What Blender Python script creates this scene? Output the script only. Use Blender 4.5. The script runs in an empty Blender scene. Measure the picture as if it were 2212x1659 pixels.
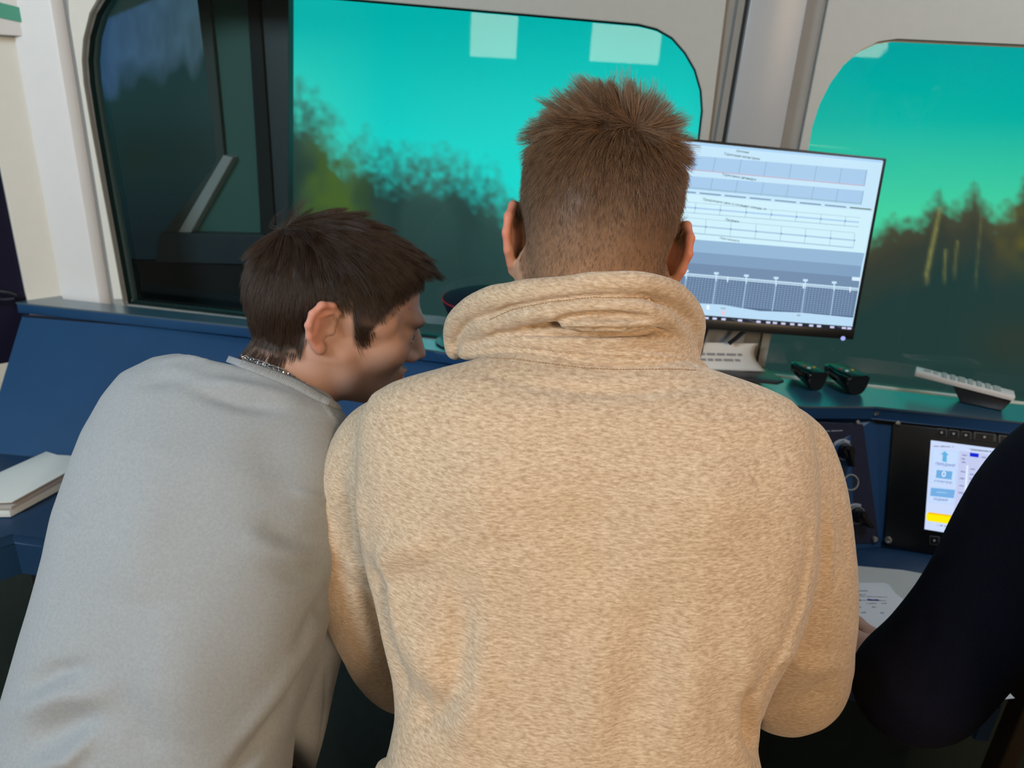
import bpy, bmesh, math, random
import numpy as np
from mathutils import Matrix, Vector

sc = bpy.context.scene
COL = sc.collection
rng = np.random.default_rng(7)
random.seed(7)

# ------------------------------------------------------------------ camera
f = 1620.0; CX = 1106.0; CY = 829.5; H = 1.62
_n = np.array([-230, 3870, 1620.0]); _n /= np.linalg.norm(_n)
_y = np.array([0, 0, 1.0]) - _n[2] * _n; _y /= np.linalg.norm(_y)
R = np.array([np.cross(_y, -_n), _y, -_n])          # camera (right, down, forward) -> world
C = np.array([0, 0, H])
cam = bpy.data.cameras.new('camera'); co = bpy.data.objects.new('camera', cam); COL.objects.link(co)
cam.sensor_fit = 'HORIZONTAL'; cam.sensor_width = 36; cam.lens = f / 2212 * 36
cam.clip_start = 0.02
cam.dof.use_dof = True; cam.dof.focus_distance = 0.74; cam.dof.aperture_fstop = 7.5
M4 = Matrix.Identity(4)
for i in range(3):
    M4[i][0] = R[i, 0]; M4[i][1] = -R[i, 1]; M4[i][2] = -R[i, 2]; M4[i][3] = C[i]
co.matrix_world = M4
sc.camera = co

# ------------------------------------------------------------------ light, world, exposure
sc.view_settings.view_transform = 'Standard'; sc.view_settings.look = 'None'
sc.view_settings.gamma = 1; sc.view_settings.use_curve_mapping = False
sc.view_settings.exposure = 0.0
w = bpy.data.worlds.new('world'); sc.world = w; w.use_nodes = True
w.node_tree.nodes['Background'].inputs[0].default_value = (0.62, 0.72, 0.85, 1)
w.node_tree.nodes['Background'].inputs[1].default_value = 0.30

def area(name, loc, target, size, energy, col, sizey=None):
    l = bpy.data.lights.new(name, 'AREA'); l.energy = energy; l.color = col
    l.shape = 'RECTANGLE'; l.size = size; l.size_y = sizey or size
    o = bpy.data.objects.new(name, l); COL.objects.link(o)
    d = Vector(target) - Vector(loc)
    o.rotation_euler = d.to_track_quat('-Z', 'Y').to_euler(); o.location = loc
    return o
area('ceiling_lamp', (0.95, -1.65, 2.25), (0.20, 0.7, 0.95), 0.5, 50, (1.0, 0.72, 0.45))
area('console_fill', (1.05, 0.75, 2.3), (0.95, 1.05, 0.9), 0.4, 7, (0.80, 0.90, 1.0))  # unseen fill light added to brighten the right console
area('window_daylight', (-1.35, -0.35, 2.25), (-0.45, 1.2, 1.15), 0.6, 40, (0.72, 0.90, 1.0))

# ------------------------------------------------------------------ projection helpers
def ray(px, py): return R @ np.array([(px - CX) / f, (py - CY) / f, 1.0])
def W(px, py, y): r = ray(px, py); return C + r * (y / r[1])
def WZ(px, py, z): r = ray(px, py); return C + r * ((z - H) / r[2])
def WP(px, py, p, nn): r = ray(px, py); return C + r * (np.dot(np.asarray(p) - C, nn) / np.dot(r, nn))
def PROJ(P):
    q = (np.asarray(P) - C) @ R
    return np.stack([CX + f * q[:, 0] / q[:, 2], CY + f * q[:, 1] / q[:, 2]], 1)
def nrm(v): v = np.asarray(v, float); return v / np.linalg.norm(v)

# ------------------------------------------------------------------ materials
def lin(c): return tuple(((x / 255) / 12.92 if x / 255 <= 0.04045 else ((x / 255 + 0.055) / 1.055) ** 2.4) for x in c)
def mat(name, rgb, rough=0.5, spec=0.5, metal=0.0, noise=0.0, nscale=40, bump=0.0, coat=0.0):
    m = bpy.data.materials.new(name); m.use_nodes = True
    nt = m.node_tree; b = nt.nodes['Principled BSDF']
    b.inputs['Base Color'].default_value = (*rgb, 1); b.inputs['Roughness'].default_value = rough
    b.inputs['Specular IOR Level'].default_value = spec; b.inputs['Metallic'].default_value = metal
    if coat: b.inputs['Coat Weight'].default_value = coat
    tc = nt.nodes.new('ShaderNodeTexCoord')
    nz = nt.nodes.new('ShaderNodeTexNoise'); nz.inputs['Scale'].default_value = nscale; nz.inputs['Detail'].default_value = 4
    nt.links.new(tc.outputs['Object'], nz.inputs['Vector'])
    if noise:
        mx = nt.nodes.new('ShaderNodeMix'); mx.data_type = 'RGBA'
        mx.inputs['A'].default_value = (*[c * (1 - noise) for c in rgb], 1)
        mx.inputs['B'].default_value = (*[min(1, c * (1 + noise)) for c in rgb], 1)
        nt.links.new(nz.outputs['Fac'], mx.inputs['Factor']); nt.links.new(mx.outputs['Result'], b.inputs['Base Color'])
    if bump:
        bp = nt.nodes.new('ShaderNodeBump'); bp.inputs['Strength'].default_value = bump; bp.inputs['Distance'].default_value = 0.002
        nt.links.new(nz.outputs['Fac'], bp.inputs['Height']); nt.links.new(bp.outputs['Normal'], b.inputs['Normal'])
    return m
def emit(name, rgb, s=1.0, attr=None):
    m = bpy.data.materials.new(name); m.use_nodes = True
    nt = m.node_tree; b = nt.nodes['Principled BSDF']
    b.inputs['Base Color'].default_value = (0.01, 0.01, 0.01, 1); b.inputs['Roughness'].default_value = 0.4
    b.inputs['Specular IOR Level'].default_value = 0.1
    b.inputs['Emission Color'].default_value = (*rgb, 1); b.inputs['Emission Strength'].default_value = s
    if attr:
        a = nt.nodes.new('ShaderNodeAttribute'); a.attribute_name = attr
        nt.links.new(a.outputs['Color'], b.inputs['Emission Color'])
    return m

# ------------------------------------------------------------------ object helpers
def tag(o, label=None, cat=None, group=None, kind=None):
    if label: o['label'] = label
    if cat: o['category'] = cat
    if group: o['group'] = group
    if kind: o['kind'] = kind
    return o
def empty(name, loc, label=None, cat=None, group=None):
    o = bpy.data.objects.new(name, None); o.empty_display_size = 0.05
    o.location = Vector([float(v) for v in loc]); COL.objects.link(o)
    return tag(o, label, cat, group)
def wm(o):
    return o.matrix_basis if o.parent is None else wm(o.parent) @ o.matrix_parent_inverse @ o.matrix_basis
def link(name, me, m, parent=None):
    o = bpy.data.objects.new(name, me); COL.objects.link(o)
    if m is not None:
        for mm in (m if isinstance(m, (list, tuple)) else [m]): me.materials.append(mm)
    if parent is not None:
        o.parent = parent; o.matrix_parent_inverse = wm(parent).inverted()
    return o
def pymesh(name, v, faces, m, parent=None, smooth=False):
    me = bpy.data.meshes.new(name)
    me.from_pydata([tuple(float(c) for c in p) for p in v], [], [tuple(int(i) for i in q) for q in faces]); me.update()
    bm = bmesh.new(); bm.from_mesh(me); bmesh.ops.recalc_face_normals(bm, faces=bm.faces); bm.to_mesh(me); bm.free()
    if smooth:
        me.polygons.foreach_set('use_smooth', [True] * len(me.polygons))
    return link(name, me, m, parent)
def npmesh(name, v, quads, m, parent=None, smooth=True):
    me = bpy.data.meshes.new(name)
    nv, nf = len(v), len(quads)
    me.vertices.add(nv); me.vertices.foreach_set('co', np.ascontiguousarray(v, np.float32).ravel())
    me.loops.add(nf * 4); me.loops.foreach_set('vertex_index', np.ascontiguousarray(quads, np.int32).ravel())
    me.polygons.add(nf); me.polygons.foreach_set('loop_start', np.arange(0, nf * 4, 4, dtype=np.int32))
    me.polygons.foreach_set('use_smooth', np.full(nf, smooth))
    me.update(calc_edges=True)
    return link(name, me, m, parent)
def attr_color(o, name, cols):
    a = o.data.color_attributes.new(name, 'FLOAT_COLOR', 'POINT')
    c = np.ones((len(cols), 4), np.float32); c[:, :3] = cols
    a.data.foreach_set('color', c.ravel())
def attr_float(o, name, vals):
    a = o.data.attributes.new(name, 'FLOAT', 'POINT'); a.data.foreach_set('value', np.ascontiguousarray(vals, np.float32))
class MB:
    """collects bevelled boxes, prisms, tubes and lathes; build() links them as one mesh"""
    def __init__(s): s.bm = bmesh.new()
    def hexa(s, p8, bevel=0.0, seg=2):
        vs = [s.bm.verts.new(tuple(float(c) for c in p)) for p in p8]
        q = [(0, 3, 2, 1), (4, 5, 6, 7), (0, 1, 5, 4), (1, 2, 6, 5), (2, 3, 7, 6), (3, 0, 4, 7)]
        fs = [s.bm.faces.new([vs[i] for i in t]) for t in q]
        if bevel:
            es = list({e for fc in fs for e in fc.edges})
            bmesh.ops.bevel(s.bm, geom=es, offset=bevel, segments=seg, affect='EDGES', profile=0.5)
        return s
    def box(s, c, ax, ay, az, sx, sy, sz, bevel=0.0, seg=2):
        c = np.asarray(c, float); ax, ay, az = [np.asarray(a, float) for a in (ax, ay, az)]
        p = []
        for dz in (-.5, .5):
            for dx, dy in ((-.5, -.5), (.5, -.5), (.5, .5), (-.5, .5)):
                p.append(c + ax * sx * dx + ay * sy * dy + az * sz * dz)
        return s.hexa(p, bevel, seg)
    def prism(s, poly, ext, bevel=0.0, seg=2):
        ext = np.asarray(ext, float); n = len(poly)
        a = [s.bm.verts.new(tuple(map(float, p))) for p in poly]
        b = [s.bm.verts.new(tuple(map(float, np.asarray(p) + ext))) for p in poly]
        fs = [s.bm.faces.new(a[::-1]), s.bm.faces.new(b)]
        for i in range(n): fs.append(s.bm.faces.new([a[i], a[(i + 1) % n], b[(i + 1) % n], b[i]]))
        if bevel:
            es = list({e for fc in fs for e in fc.edges})
            bmesh.ops.bevel(s.bm, geom=es, offset=bevel, segments=seg, affect='EDGES', profile=0.5)
        return s
    def flat(s, poly):
        s.bm.faces.new([s.bm.verts.new(tuple(map(float, p))) for p in poly]); return s
    def tube(s, pts, r, seg=10, closed=False):
        pts = [np.asarray(p, float) for p in pts]; n = len(pts); rings = []
        up = np.array([0.13, 0.2, 0.97])
        for i in range(n):
            if closed: t = pts[(i + 1) % n] - pts[i - 1]
            else: t = pts[min(i + 1, n - 1)] - pts[max(i - 1, 0)]
            t = nrm(t); a = np.cross(t, up)
            if np.linalg.norm(a) < 1e-3: a = np.cross(t, [1, 0, 0])
            a = nrm(a); b = np.cross(t, a); rr = r[i] if hasattr(r, '__len__') else r
            rings.append([s.bm.verts.new(tuple(pts[i] + rr * (math.cos(q) * a + math.sin(q) * b))) for q in np.linspace(0, 2 * math.pi, seg, endpoint=False)])
        for i in range(n if closed else n - 1):
            A, B = rings[i], rings[(i + 1) % n]
            for k in range(seg): s.bm.faces.new([A[k], A[(k + 1) % seg], B[(k + 1) % seg], B[k]])
        if not closed:
            s.bm.faces.new(rings[0][::-1]); s.bm.faces.new(rings[-1])
        return s
    def lathe(s, c, ax, ay, az, prof, seg=24, sy=1.0):
        """prof: list of (radius, height along az)"""
        c = np.asarray(c, float); ax, ay, az = [np.asarray(a, float) for a in (ax, ay, az)]; rings = []
        for rr, hh in prof:
            rings.append([s.bm.verts.new(tuple(c + az * hh + max(rr, 1e-5) * (math.cos(q) * ax + sy * math.sin(q) * ay))) for q in np.linspace(0, 2 * math.pi, seg, endpoint=False)])
        for A, B in zip(rings, rings[1:]):
            for k in range(seg): s.bm.faces.new([A[k], A[(k + 1) % seg], B[(k + 1) % seg], B[k]])
        s.bm.faces.new(rings[0][::-1]); s.bm.faces.new(rings[-1])
        return s
    def build(s, name, m, parent=None, smooth=False, origin=None):
        bmesh.ops.recalc_face_normals(s.bm, faces=s.bm.faces)
        me = bpy.data.meshes.new(name); s.bm.to_mesh(me); s.bm.free()
        if smooth:
            me.polygons.foreach_set('use_smooth', [True] * len(me.polygons))
            try: me.set_sharp_from_angle(angle=math.radians(40))
            except Exception: pass
        if origin is not None:
            me.transform(Matrix.Translation(-Vector([float(v) for v in origin])))
        o = link(name, me, m, parent)
        if origin is not None: o.location = Vector([float(v) for v in origin])
        return o
def plate(name, outer, holes, origin, ax, ay, an, thick, m, parent=None, bevel=0.0):
    """a flat plate with holes; outlines in (u, v) along ax, ay; grows from the plane along an by thick"""
    cu = bpy.data.curves.new(name, 'CURVE'); cu.dimensions = '2D'; cu.fill_mode = 'BOTH'
    cu.extrude = thick / 2 - bevel; cu.bevel_depth = bevel; cu.bevel_resolution = 1
    for ring in [outer] + list(holes):
        sp = cu.splines.new('POLY'); sp.points.add(len(ring) - 1); sp.use_cyclic_u = True
        for q, p in zip(sp.points, ring): q.co = (p[0], p[1], 0, 1)
    tmp = bpy.data.objects.new(name + '_curve', cu); COL.objects.link(tmp)
    dg = bpy.context.evaluated_depsgraph_get(); dg.update()
    me = bpy.data.meshes.new_from_object(tmp.evaluated_get(dg))
    bpy.data.objects.remove(tmp); bpy.data.curves.remove(cu)
    T = Matrix.Identity(4); o_ = np.asarray(origin) + np.asarray(an) * thick / 2
    for i in range(3): T[i][0] = ax[i]; T[i][1] = ay[i]; T[i][2] = an[i]; T[i][3] = o_[i]
    me.transform(T); me.name = name; me.materials.clear()
    bm = bmesh.new(); bm.from_mesh(me); bmesh.ops.remove_doubles(bm, verts=bm.verts, dist=1e-5); bmesh.ops.recalc_face_normals(bm, faces=bm.faces); bm.to_mesh(me); bm.free()
    return link(name, me, m, parent)
def text_mesh(name, s, p0, ax, ay, width, m, parent=None, shear=0.0, height=None):
    """flat lettering: left end of the baseline at p0, running along ax, scaled to the given width"""
    cu = bpy.data.curves.new(name, 'FONT'); cu.body = s; cu.size = 1; cu.shear = shear; cu.resolution_u = 2; cu.offset = .012
    tmp = bpy.data.objects.new(name + '_curve', cu); COL.objects.link(tmp)
    dg = bpy.context.evaluated_depsgraph_get(); dg.update()
    me = bpy.data.meshes.new_from_object(tmp.evaluated_get(dg)); bpy.data.objects.remove(tmp); bpy.data.curves.remove(cu)
    v = np.zeros(len(me.vertices) * 3); me.vertices.foreach_get('co', v); v = v.reshape(-1, 3)
    if len(v) == 0: return None
    sx = width / max(1e-6, v[:, 0].max() - v[:, 0].min()); sy = sx if height is None else height / max(1e-6, v[:, 1].max())
    q = np.asarray(p0) + np.outer((v[:, 0] - v[:, 0].min()) * sx, ax) + np.outer(v[:, 1] * sy, ay)
    me.vertices.foreach_set('co', q.ravel()); me.materials.clear(); me.update(); me.name = name
    return link(name, me, m, parent)

# ------------------------------------------------------------------ implicit surfaces (sculpting)
class SDF:
    def __init__(s, lo, hi, h):
        s.lo = np.asarray(lo, float); s.h = h
        s.n = np.ceil((np.asarray(hi, float) - s.lo) / h).astype(int) + 1
        s.F = np.full(s.n, 1.0, np.float32)
    def _blk(s, lo, hi, pad):
        a = np.clip(np.floor((np.asarray(lo) - pad - s.lo) / s.h).astype(int), 0, s.n)
        b = np.clip(np.ceil((np.asarray(hi) + pad - s.lo) / s.h).astype(int) + 1, 0, s.n)
        if np.any(b <= a): return None, None
        sl = tuple(slice(int(i), int(j)) for i, j in zip(a, b))
        g = [(s.lo[k] + s.h * np.arange(a[k], b[k])).astype(np.float32) for k in range(3)]
        return sl, (g[0][:, None, None], g[1][None, :, None], g[2][None, None, :])
    def put(s, fn, lo, hi, k=0.0, sub=False):
        pad = k + 3 * s.h
        sl, g = s._blk(lo, hi, pad)
        if sl is None: return s
        d = fn(*g).astype(np.float32); A = s.F[sl]
        if sub:
            d = -d
            if k > 0:
                hh = np.maximum(k - np.abs(A - d), 0) / k; r = np.maximum(A, d) + hh * hh * k / 4
            else: r = np.maximum(A, d)
        else:
            if k > 0:
                hh = np.maximum(k - np.abs(A - d), 0) / k; r = np.minimum(A, d) - hh * hh * k / 4
            else: r = np.minimum(A, d)
        s.F[sl] = r
        return s
    def ell(s, c, r, k=0.0, sub=False, rot=None):
        c = np.asarray(c, float); r = np.asarray(r, float); m = r.max()
        def fn(x, y, z):
            dx, dy, dz = x - c[0], y - c[1], z - c[2]
            if rot is not None:
                a, b, e = rot[0], rot[1], rot[2]
                dx, dy, dz = (dx * a[0] + dy * a[1] + dz * a[2], dx * b[0] + dy * b[1] + dz * b[2], dx * e[0] + dy * e[1] + dz * e[2])
            k0 = np.sqrt((dx / r[0]) ** 2 + (dy / r[1]) ** 2 + (dz / r[2]) ** 2)
            k1 = np.sqrt((dx / r[0] ** 2) ** 2 + (dy / r[1] ** 2) ** 2 + (dz / r[2] ** 2) ** 2) + 1e-9
            return k0 * (k0 - 1) / k1
        e = m if rot is not None else r
        return s.put(fn, c - e, c + e, k, sub)
    def cone(s, a, b, ra, rb, k=0.0, sub=False):
        a = np.asarray(a, float); b = np.asarray(b, float); ab = b - a; L2 = max(1e-12, ab @ ab); m = max(ra, rb)
        def fn(x, y, z):
            t = np.clip(((x - a[0]) * ab[0] + (y - a[1]) * ab[1] + (z - a[2]) * ab[2]) / L2, 0, 1)
            return np.sqrt((x - a[0] - t * ab[0]) ** 2 + (y - a[1] - t * ab[1]) ** 2 + (z - a[2] - t * ab[2]) ** 2) - (ra + (rb - ra) * t)
        return s.put(fn, np.minimum(a, b) - m, np.maximum(a, b) + m, k, sub)
    def chain(s, pts, rs, k=0.0, sub=False, smooth=0):
        if smooth:
            Q4 = np.array([np.r_[np.asarray(p, float), r_] for p, r_ in zip(pts, rs)]); n_ = len(Q4); o_ = []
            for i in range(n_ - 1):
                a, b, c, d = Q4[max(i - 1, 0)], Q4[i], Q4[i + 1], Q4[min(i + 2, n_ - 1)]
                for t in np.linspace(0, 1, smooth, endpoint=False): o_.append(.5 * (2 * b + (c - a) * t + (2 * a - 5 * b + 4 * c - d) * t * t + (3 * b - a - 3 * c + d) * t ** 3))
            o_.append(Q4[-1]); pts = [q[:3] for q in o_]; rs = [q[3] for q in o_]
        for i in range(len(pts) - 1): s.cone(pts[i], pts[i + 1], rs[i], rs[i + 1], k, sub)
        return s
    def mesh(s, smooth=2):
        F = s.F; h = s.h; ins = F < 0
        c = np.zeros(tuple(d - 1 for d in F.shape), np.uint8)
        for i in (0, 1):
            for j in (0, 1):
                for k in (0, 1):
                    c += ins[i:F.shape[0] - 1 + i, j:F.shape[1] - 1 + j, k:F.shape[2] - 1 + k]
        I = np.argwhere((c > 0) & (c < 8)); idx = np.full(c.shape, -1, np.int32); idx[tuple(I.T)] = np.arange(len(I))
        acc = np.zeros((len(I), 3)); cnt = np.zeros(len(I))
        co8 = [(i, j, k) for i in (0, 1) for j in (0, 1) for k in (0, 1)]
        vals = {q: F[I[:, 0] + q[0], I[:, 1] + q[1], I[:, 2] + q[2]].astype(float) for q in co8}
        for q in co8:
            for ax in range(3):
                if q[ax] == 0:
                    q2 = list(q); q2[ax] = 1; q2 = tuple(q2); va, vb = vals[q], vals[q2]
                    m = (va < 0) != (vb < 0); t = np.where(m, va / np.where(m, va - vb, 1), 0)
                    p = np.array(q, float)[None, :].repeat(len(I), 0); p[:, ax] += t
                    acc[m] += p[m]; cnt[m] += 1
        V = s.lo + h * (I + acc / cnt[:, None]); Q = []
        for ax in range(3):
            a0 = [slice(None)] * 3; a1 = [slice(None)] * 3; a0[ax] = slice(0, -1); a1[ax] = slice(1, None)
            A, B = ins[tuple(a0)], ins[tuple(a1)]
            E = np.argwhere(A != B); u, v = (ax + 1) % 3, (ax + 2) % 3
            E = E[(E[:, u] > 0) & (E[:, v] > 0) & (E[:, u] < F.shape[u] - 1) & (E[:, v] < F.shape[v] - 1)]
            fl = A[tuple(E.T)]
            def cell(du, dv):
                t = E.copy(); t[:, u] -= du; t[:, v] -= dv; return idx[tuple(t.T)]
            q = np.stack([cell(1, 1), cell(0, 1), cell(0, 0), cell(1, 0)], 1); q[~fl] = q[~fl][:, ::-1]; Q.append(q)
        Q = np.concatenate(Q); Q = Q[(Q >= 0).all(1)]
        for _ in range(smooth): V = lap(V, Q)
        return V, Q
def lap(V, Q, lam=0.5):
    a = np.concatenate([Q[:, 0], Q[:, 1], Q[:, 2], Q[:, 3]]); b = np.concatenate([Q[:, 1], Q[:, 2], Q[:, 3], Q[:, 0]])
    n = len(V); deg = np.bincount(a, minlength=n) + np.bincount(b, minlength=n); out = np.empty_like(V)
    for k in range(3):
        out[:, k] = (np.bincount(a, V[b, k], n) + np.bincount(b, V[a, k], n)) / np.maximum(deg, 1)
    return V + lam * (out - V)
def vnormals(V, Q):
    fn = np.cross(V[Q[:, 2]] - V[Q[:, 0]], V[Q[:, 3]] - V[Q[:, 1]]); N = np.zeros_like(V)
    for k in range(3):
        for c_ in range(4): N[:, k] += np.bincount(Q[:, c_], fn[:, k], len(V))
    return N / np.maximum(np.linalg.norm(N, axis=1, keepdims=True), 1e-12)
def segdist(P, poly):
    """distance of 2D points to a polyline, the fraction along it and the signed side (+ = to the right-hand / lower side)"""
    poly = np.asarray(poly, float); L = np.r_[0, np.cumsum(np.linalg.norm(np.diff(poly, axis=0), axis=1))]
    best = np.full(len(P), 1e9); tt = np.zeros(len(P)); sg = np.zeros(len(P))
    for i in range(len(poly) - 1):
        a, b = poly[i], poly[i + 1]; ab = b - a; l2 = ab @ ab
        t = np.clip(((P - a) @ ab) / l2, 0, 1); d = P - a - t[:, None] * ab; dd = np.hypot(d[:, 0], d[:, 1])
        m = dd < best; best[m] = dd[m]; tt[m] = (L[i] + t[m] * (L[i + 1] - L[i])) / L[-1]
        sg[m] = np.sign(ab[0] * d[m, 1] - ab[1] * d[m, 0])
    return best, tt, sg
def fold(V, N, specs, maxy=None):
    """cloth folds: (polyline in picture px, width px, height m, [one-sided]) raised or sunk along the normal where the cloth faces the viewer"""
    P = PROJ(V); vis = np.clip(((C - V) * N).sum(1) / np.linalg.norm(V - C, axis=1) * 3, 0, 1)
    D = np.zeros(len(V))
    for sp in specs:
        poly, wd, hh = sp[:3]; d, t, sg = segdist(P, poly)
        env = np.sin(np.clip(t * 0.92 + 0.04, 0, 1) * math.pi) ** 0.6
        if len(sp) > 3 and sp[3] == 'step':       # sharp edge: cloth drops on one side and eases back
            g = np.where(sg > 0, np.exp(-(d / wd)), np.exp(-(d / (wd * 0.15)) ** 2))
        else: g = np.exp(-(d / wd) ** 2)
        D += hh * env * g
    return V + N * (D * vis)[:, None]
def vnoise(P, scale, seed=0):
    """smooth 3D value noise, about -1..1"""
    r = np.random.default_rng(seed); T = r.uniform(-1, 1, (32, 32, 32)); q = np.asarray(P) * scale; i = np.floor(q).astype(int); t = q - i; t = t * t * (3 - 2 * t)
    out = 0
    for a in (0, 1):
        for b in (0, 1):
            for c_ in (0, 1):
                wgt = (t[:, 0] if a else 1 - t[:, 0]) * (t[:, 1] if b else 1 - t[:, 1]) * (t[:, 2] if c_ else 1 - t[:, 2])
                out = out + wgt * T[(i[:, 0] + a) % 32, (i[:, 1] + b) % 32, (i[:, 2] + c_) % 32]
    return out

# ================================================================== the setting
ZL = 1.06                                            # height of the console ledge
A0 = WZ(150, 636, ZL); B0 = WZ(2212, 868, ZL)
d_ = nrm([B0[0] - A0[0], B0[1] - A0[1], 0]); nn = np.array([-d_[1], d_[0], 0]); UP = np.array([0, 0, 1.0])
A00 = np.array([A0[0], A0[1], 0.0])
def wall_uv(px, py, off=0.0):
    p = WP(px, py, A0 + nn * off, nn); return np.array([(p - A00) @ d_, p[2]])
def wpt(u, v, off=0.0): return A00 + d_ * u + UP * v + nn * off

m_wall = mat('wall_paint', (0.36, 0.37, 0.36), 0.55, 0.3, noise=0.04, nscale=60, bump=0.08)
m_strip = mat('wall_recess_shade', (0.24, 0.245, 0.245), 0.6, 0.3, noise=0.05)  # recess shade put into a darker tone of the wall
m_post = mat('white_post_paint', (0.80, 0.79, 0.80), 0.4, 0.4, noise=0.02)
m_pillar = mat('pillar_paint', (0.29, 0.305, 0.33), 0.38, 0.5, noise=0.03, nscale=8)
m_cream = mat('cream_panel', (0.72, 0.70, 0.65), 0.5, 0.3, noise=0.03)
m_rubber = mat('black_rubber', (0.012, 0.018, 0.018), 0.5, 0.3)
m_floor = mat('floor_lino', (0.11, 0.085, 0.06), 0.5, 0.3, noise=0.25, nscale=25)
m_ceil = mat('ceiling_paint', (0.62, 0.60, 0.57), 0.8, 0.2, noise=0.03)
m_room = mat('room_wall', (0.24, 0.23, 0.22), 0.8, 0.2, noise=0.05)

def big(name, p, m):
    return tag(MB().hexa(p).build(name, m), kind='structure')
XL, XR, YB, ZC = -2.3, 2.05, -2.0, 2.36
big('floor', [(XL, YB, -.05), (XR, YB, -.05), (XR, 3.2, -.05), (XL, 3.2, -.05), (XL, YB, 0), (XR, YB, 0), (XR, 3.2, 0), (XL, 3.2, 0)], m_floor)
big('ceiling', [(XL, YB, ZC), (XR, YB, ZC), (XR, 3.2, ZC), (XL, 3.2, ZC), (XL, YB, ZC + .05), (XR, YB, ZC + .05), (XR, 3.2, ZC + .05), (XL, 3.2, ZC + .05)], m_ceil)
big('wall_right', [(XR, YB, 0), (XR + .05, YB, 0), (XR + .05, 3.2, 0), (XR, 3.2, 0), (XR, YB, ZC), (XR + .05, YB, ZC), (XR + .05, 3.2, ZC), (XR, 3.2, ZC)], m_room)

# rear wall with unseen glowing openings added for the front panes to mirror
rw = [(-1.60, -1.26, 1.69, 2.16), (-0.77, -0.32, 1.70, 2.16), (0.79, 0.97, 1.80, 2.16)]
plate('wall_back', [(XL, 0), (XR, 0), (XR, ZC), (XL, ZC)], [[(a, c), (b, c), (b, d), (a, d)] for a, b, c, d in rw], (0, YB, 0), (1, 0, 0), (0, 0, 1), (0, -1, 0), 0.06, m_room)['kind'] = 'structure'
m_glow = emit('rear_glow', (1.0, 0.88, 0.66), 7.0)
for i, (a, b, c, d) in enumerate(rw):
    o = MB().box(((a + b) / 2, YB - .04, (c + d) / 2), (1, 0, 0), (0, 1, 0), (0, 0, 1), b - a, .01, d - c).build('window_%d' % (i + 3), m_glow)  # glowing panel, put in to make a pale patch in the front glass
    tag(o, kind='structure')

# front wall, window outlines
HL = [(300, -43), (262, -34), (226, -14), (200, 30), (186, 80), (182, 130), (186, 180), (200, 270), (225, 412), (250, 548), (268, 648)]
HLr = [(1500, 380), (1513, 300), (1520, 240), (1517, 195), (1504, 150), (1482, 112), (1454, 80), (1420, 60), (1380, 50), (1000, 17)]
HRt = [(1646, 812), (1742, 335), (1752, 275), (1768, 225), (1792, 178), (1822, 137), (1856, 108), (1894, 90), (1935, 84)]
ZW = ZL - 0.012
def clipz(l): return [tuple(p) for p in l]
left_hole = [wall_uv(*p) for p in HL]
left_hole.append(np.array([left_hole[-1][0], ZW]))
right_edge = [wall_uv(*p) for p in HLr]
ub = right_edge[0][0] + (right_edge[0][0] - right_edge[2][0]) * 0.2
left_hole += [np.array([wall_uv(1430, 740)[0], ZW])] + right_edge
right_hole = [wall_uv(*p) for p in HRt]; right_hole[0][1] = ZW
ur = 2.75
right_hole += [np.array([ur, wall_uv(2212, 92)[1]]), np.array([ur, ZW])]
left_hole = [tuple(p) for p in left_hole]; right_hole = [tuple(p) for p in right_hole]
UEND = 3.1
o = plate('wall_front', [(-0.02, 0), (UEND, 0), (UEND, ZC), (-0.02, ZC)], [left_hole, right_hole], A00 + nn * 0.0, d_, UP, nn, 0.05, m_strip)
tag(o, kind='structure')
# raised panels round each window; darker strip stays bare beside the pillar
pl_r = [wall_uv(1530, 290), wall_uv(1566, 0)]
pr_l = [wall_uv(1733, 290), wall_uv(1790, 0)]
def uline(pts, z): (u0, z0), (u1, z1) = pts; return u0 + (u1 - u0) * (z - z0) / (z1 - z0)
u_groove = wall_uv(140, 0)[0]
def grow(h, e, left=True):
    c = np.mean(np.array(h), 0); return h
tr = plate('trim_1', [(u_groove + .012, ZW), (uline(pl_r, ZW), ZW), (uline(pl_r, ZC), ZC), (u_groove + .012, ZC)], [left_hole], A00 - nn * 0.010, d_, UP, nn, 0.0098, m_wall, bevel=0.002)
tag(tr, kind='structure')
tr = plate('trim_2', [(uline(pr_l, ZW), ZW), (UEND, ZW), (UEND, ZC), (uline(pr_l, ZC), ZC)], [right_hole], A00 - nn * 0.010, d_, UP, nn, 0.0098, m_wall, bevel=0.002)
tag(tr, kind='structure')
# cream strip left of the big window lies over trim_1
uc0, uc1 = u_groove + .012, wall_uv(188, 180)[0] - .004
# rubber seals as thin rims
def rim(name, hole, width, m, parent, off, th):
    h = np.array(hole); n_ = len(h); out = []
    c = h.mean(0)
    e = np.roll(h, -1, 0) - np.roll(h, 1, 0); e /= np.maximum(np.linalg.norm(e, axis=1, keepdims=True), 1e-9)
    nm = np.stack([e[:, 1], -e[:, 0]], 1)
    s_ = np.sign(((h - c) * nm).sum(1).mean()); inner = h - s_ * nm * width
    V = []; Fq = []
    for k in range(n_):
        V += [wpt(*h[k], off), wpt(*inner[k], off), wpt(*inner[k], off + th), wpt(*h[k], off + th)]
    for k in range(n_):
        a, b = 4 * k, 4 * ((k + 1) % n_)
        for q in range(4): Fq.append((a + q, b + q, b + (q + 1) % 4, a + (q + 1) % 4))
    return pymesh(name, V, Fq, m, parent)
m_glass = bpy.data.materials.new('window_glass'); m_glass.use_nodes = True
nt = m_glass.node_tree; nt.nodes.clear()
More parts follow.
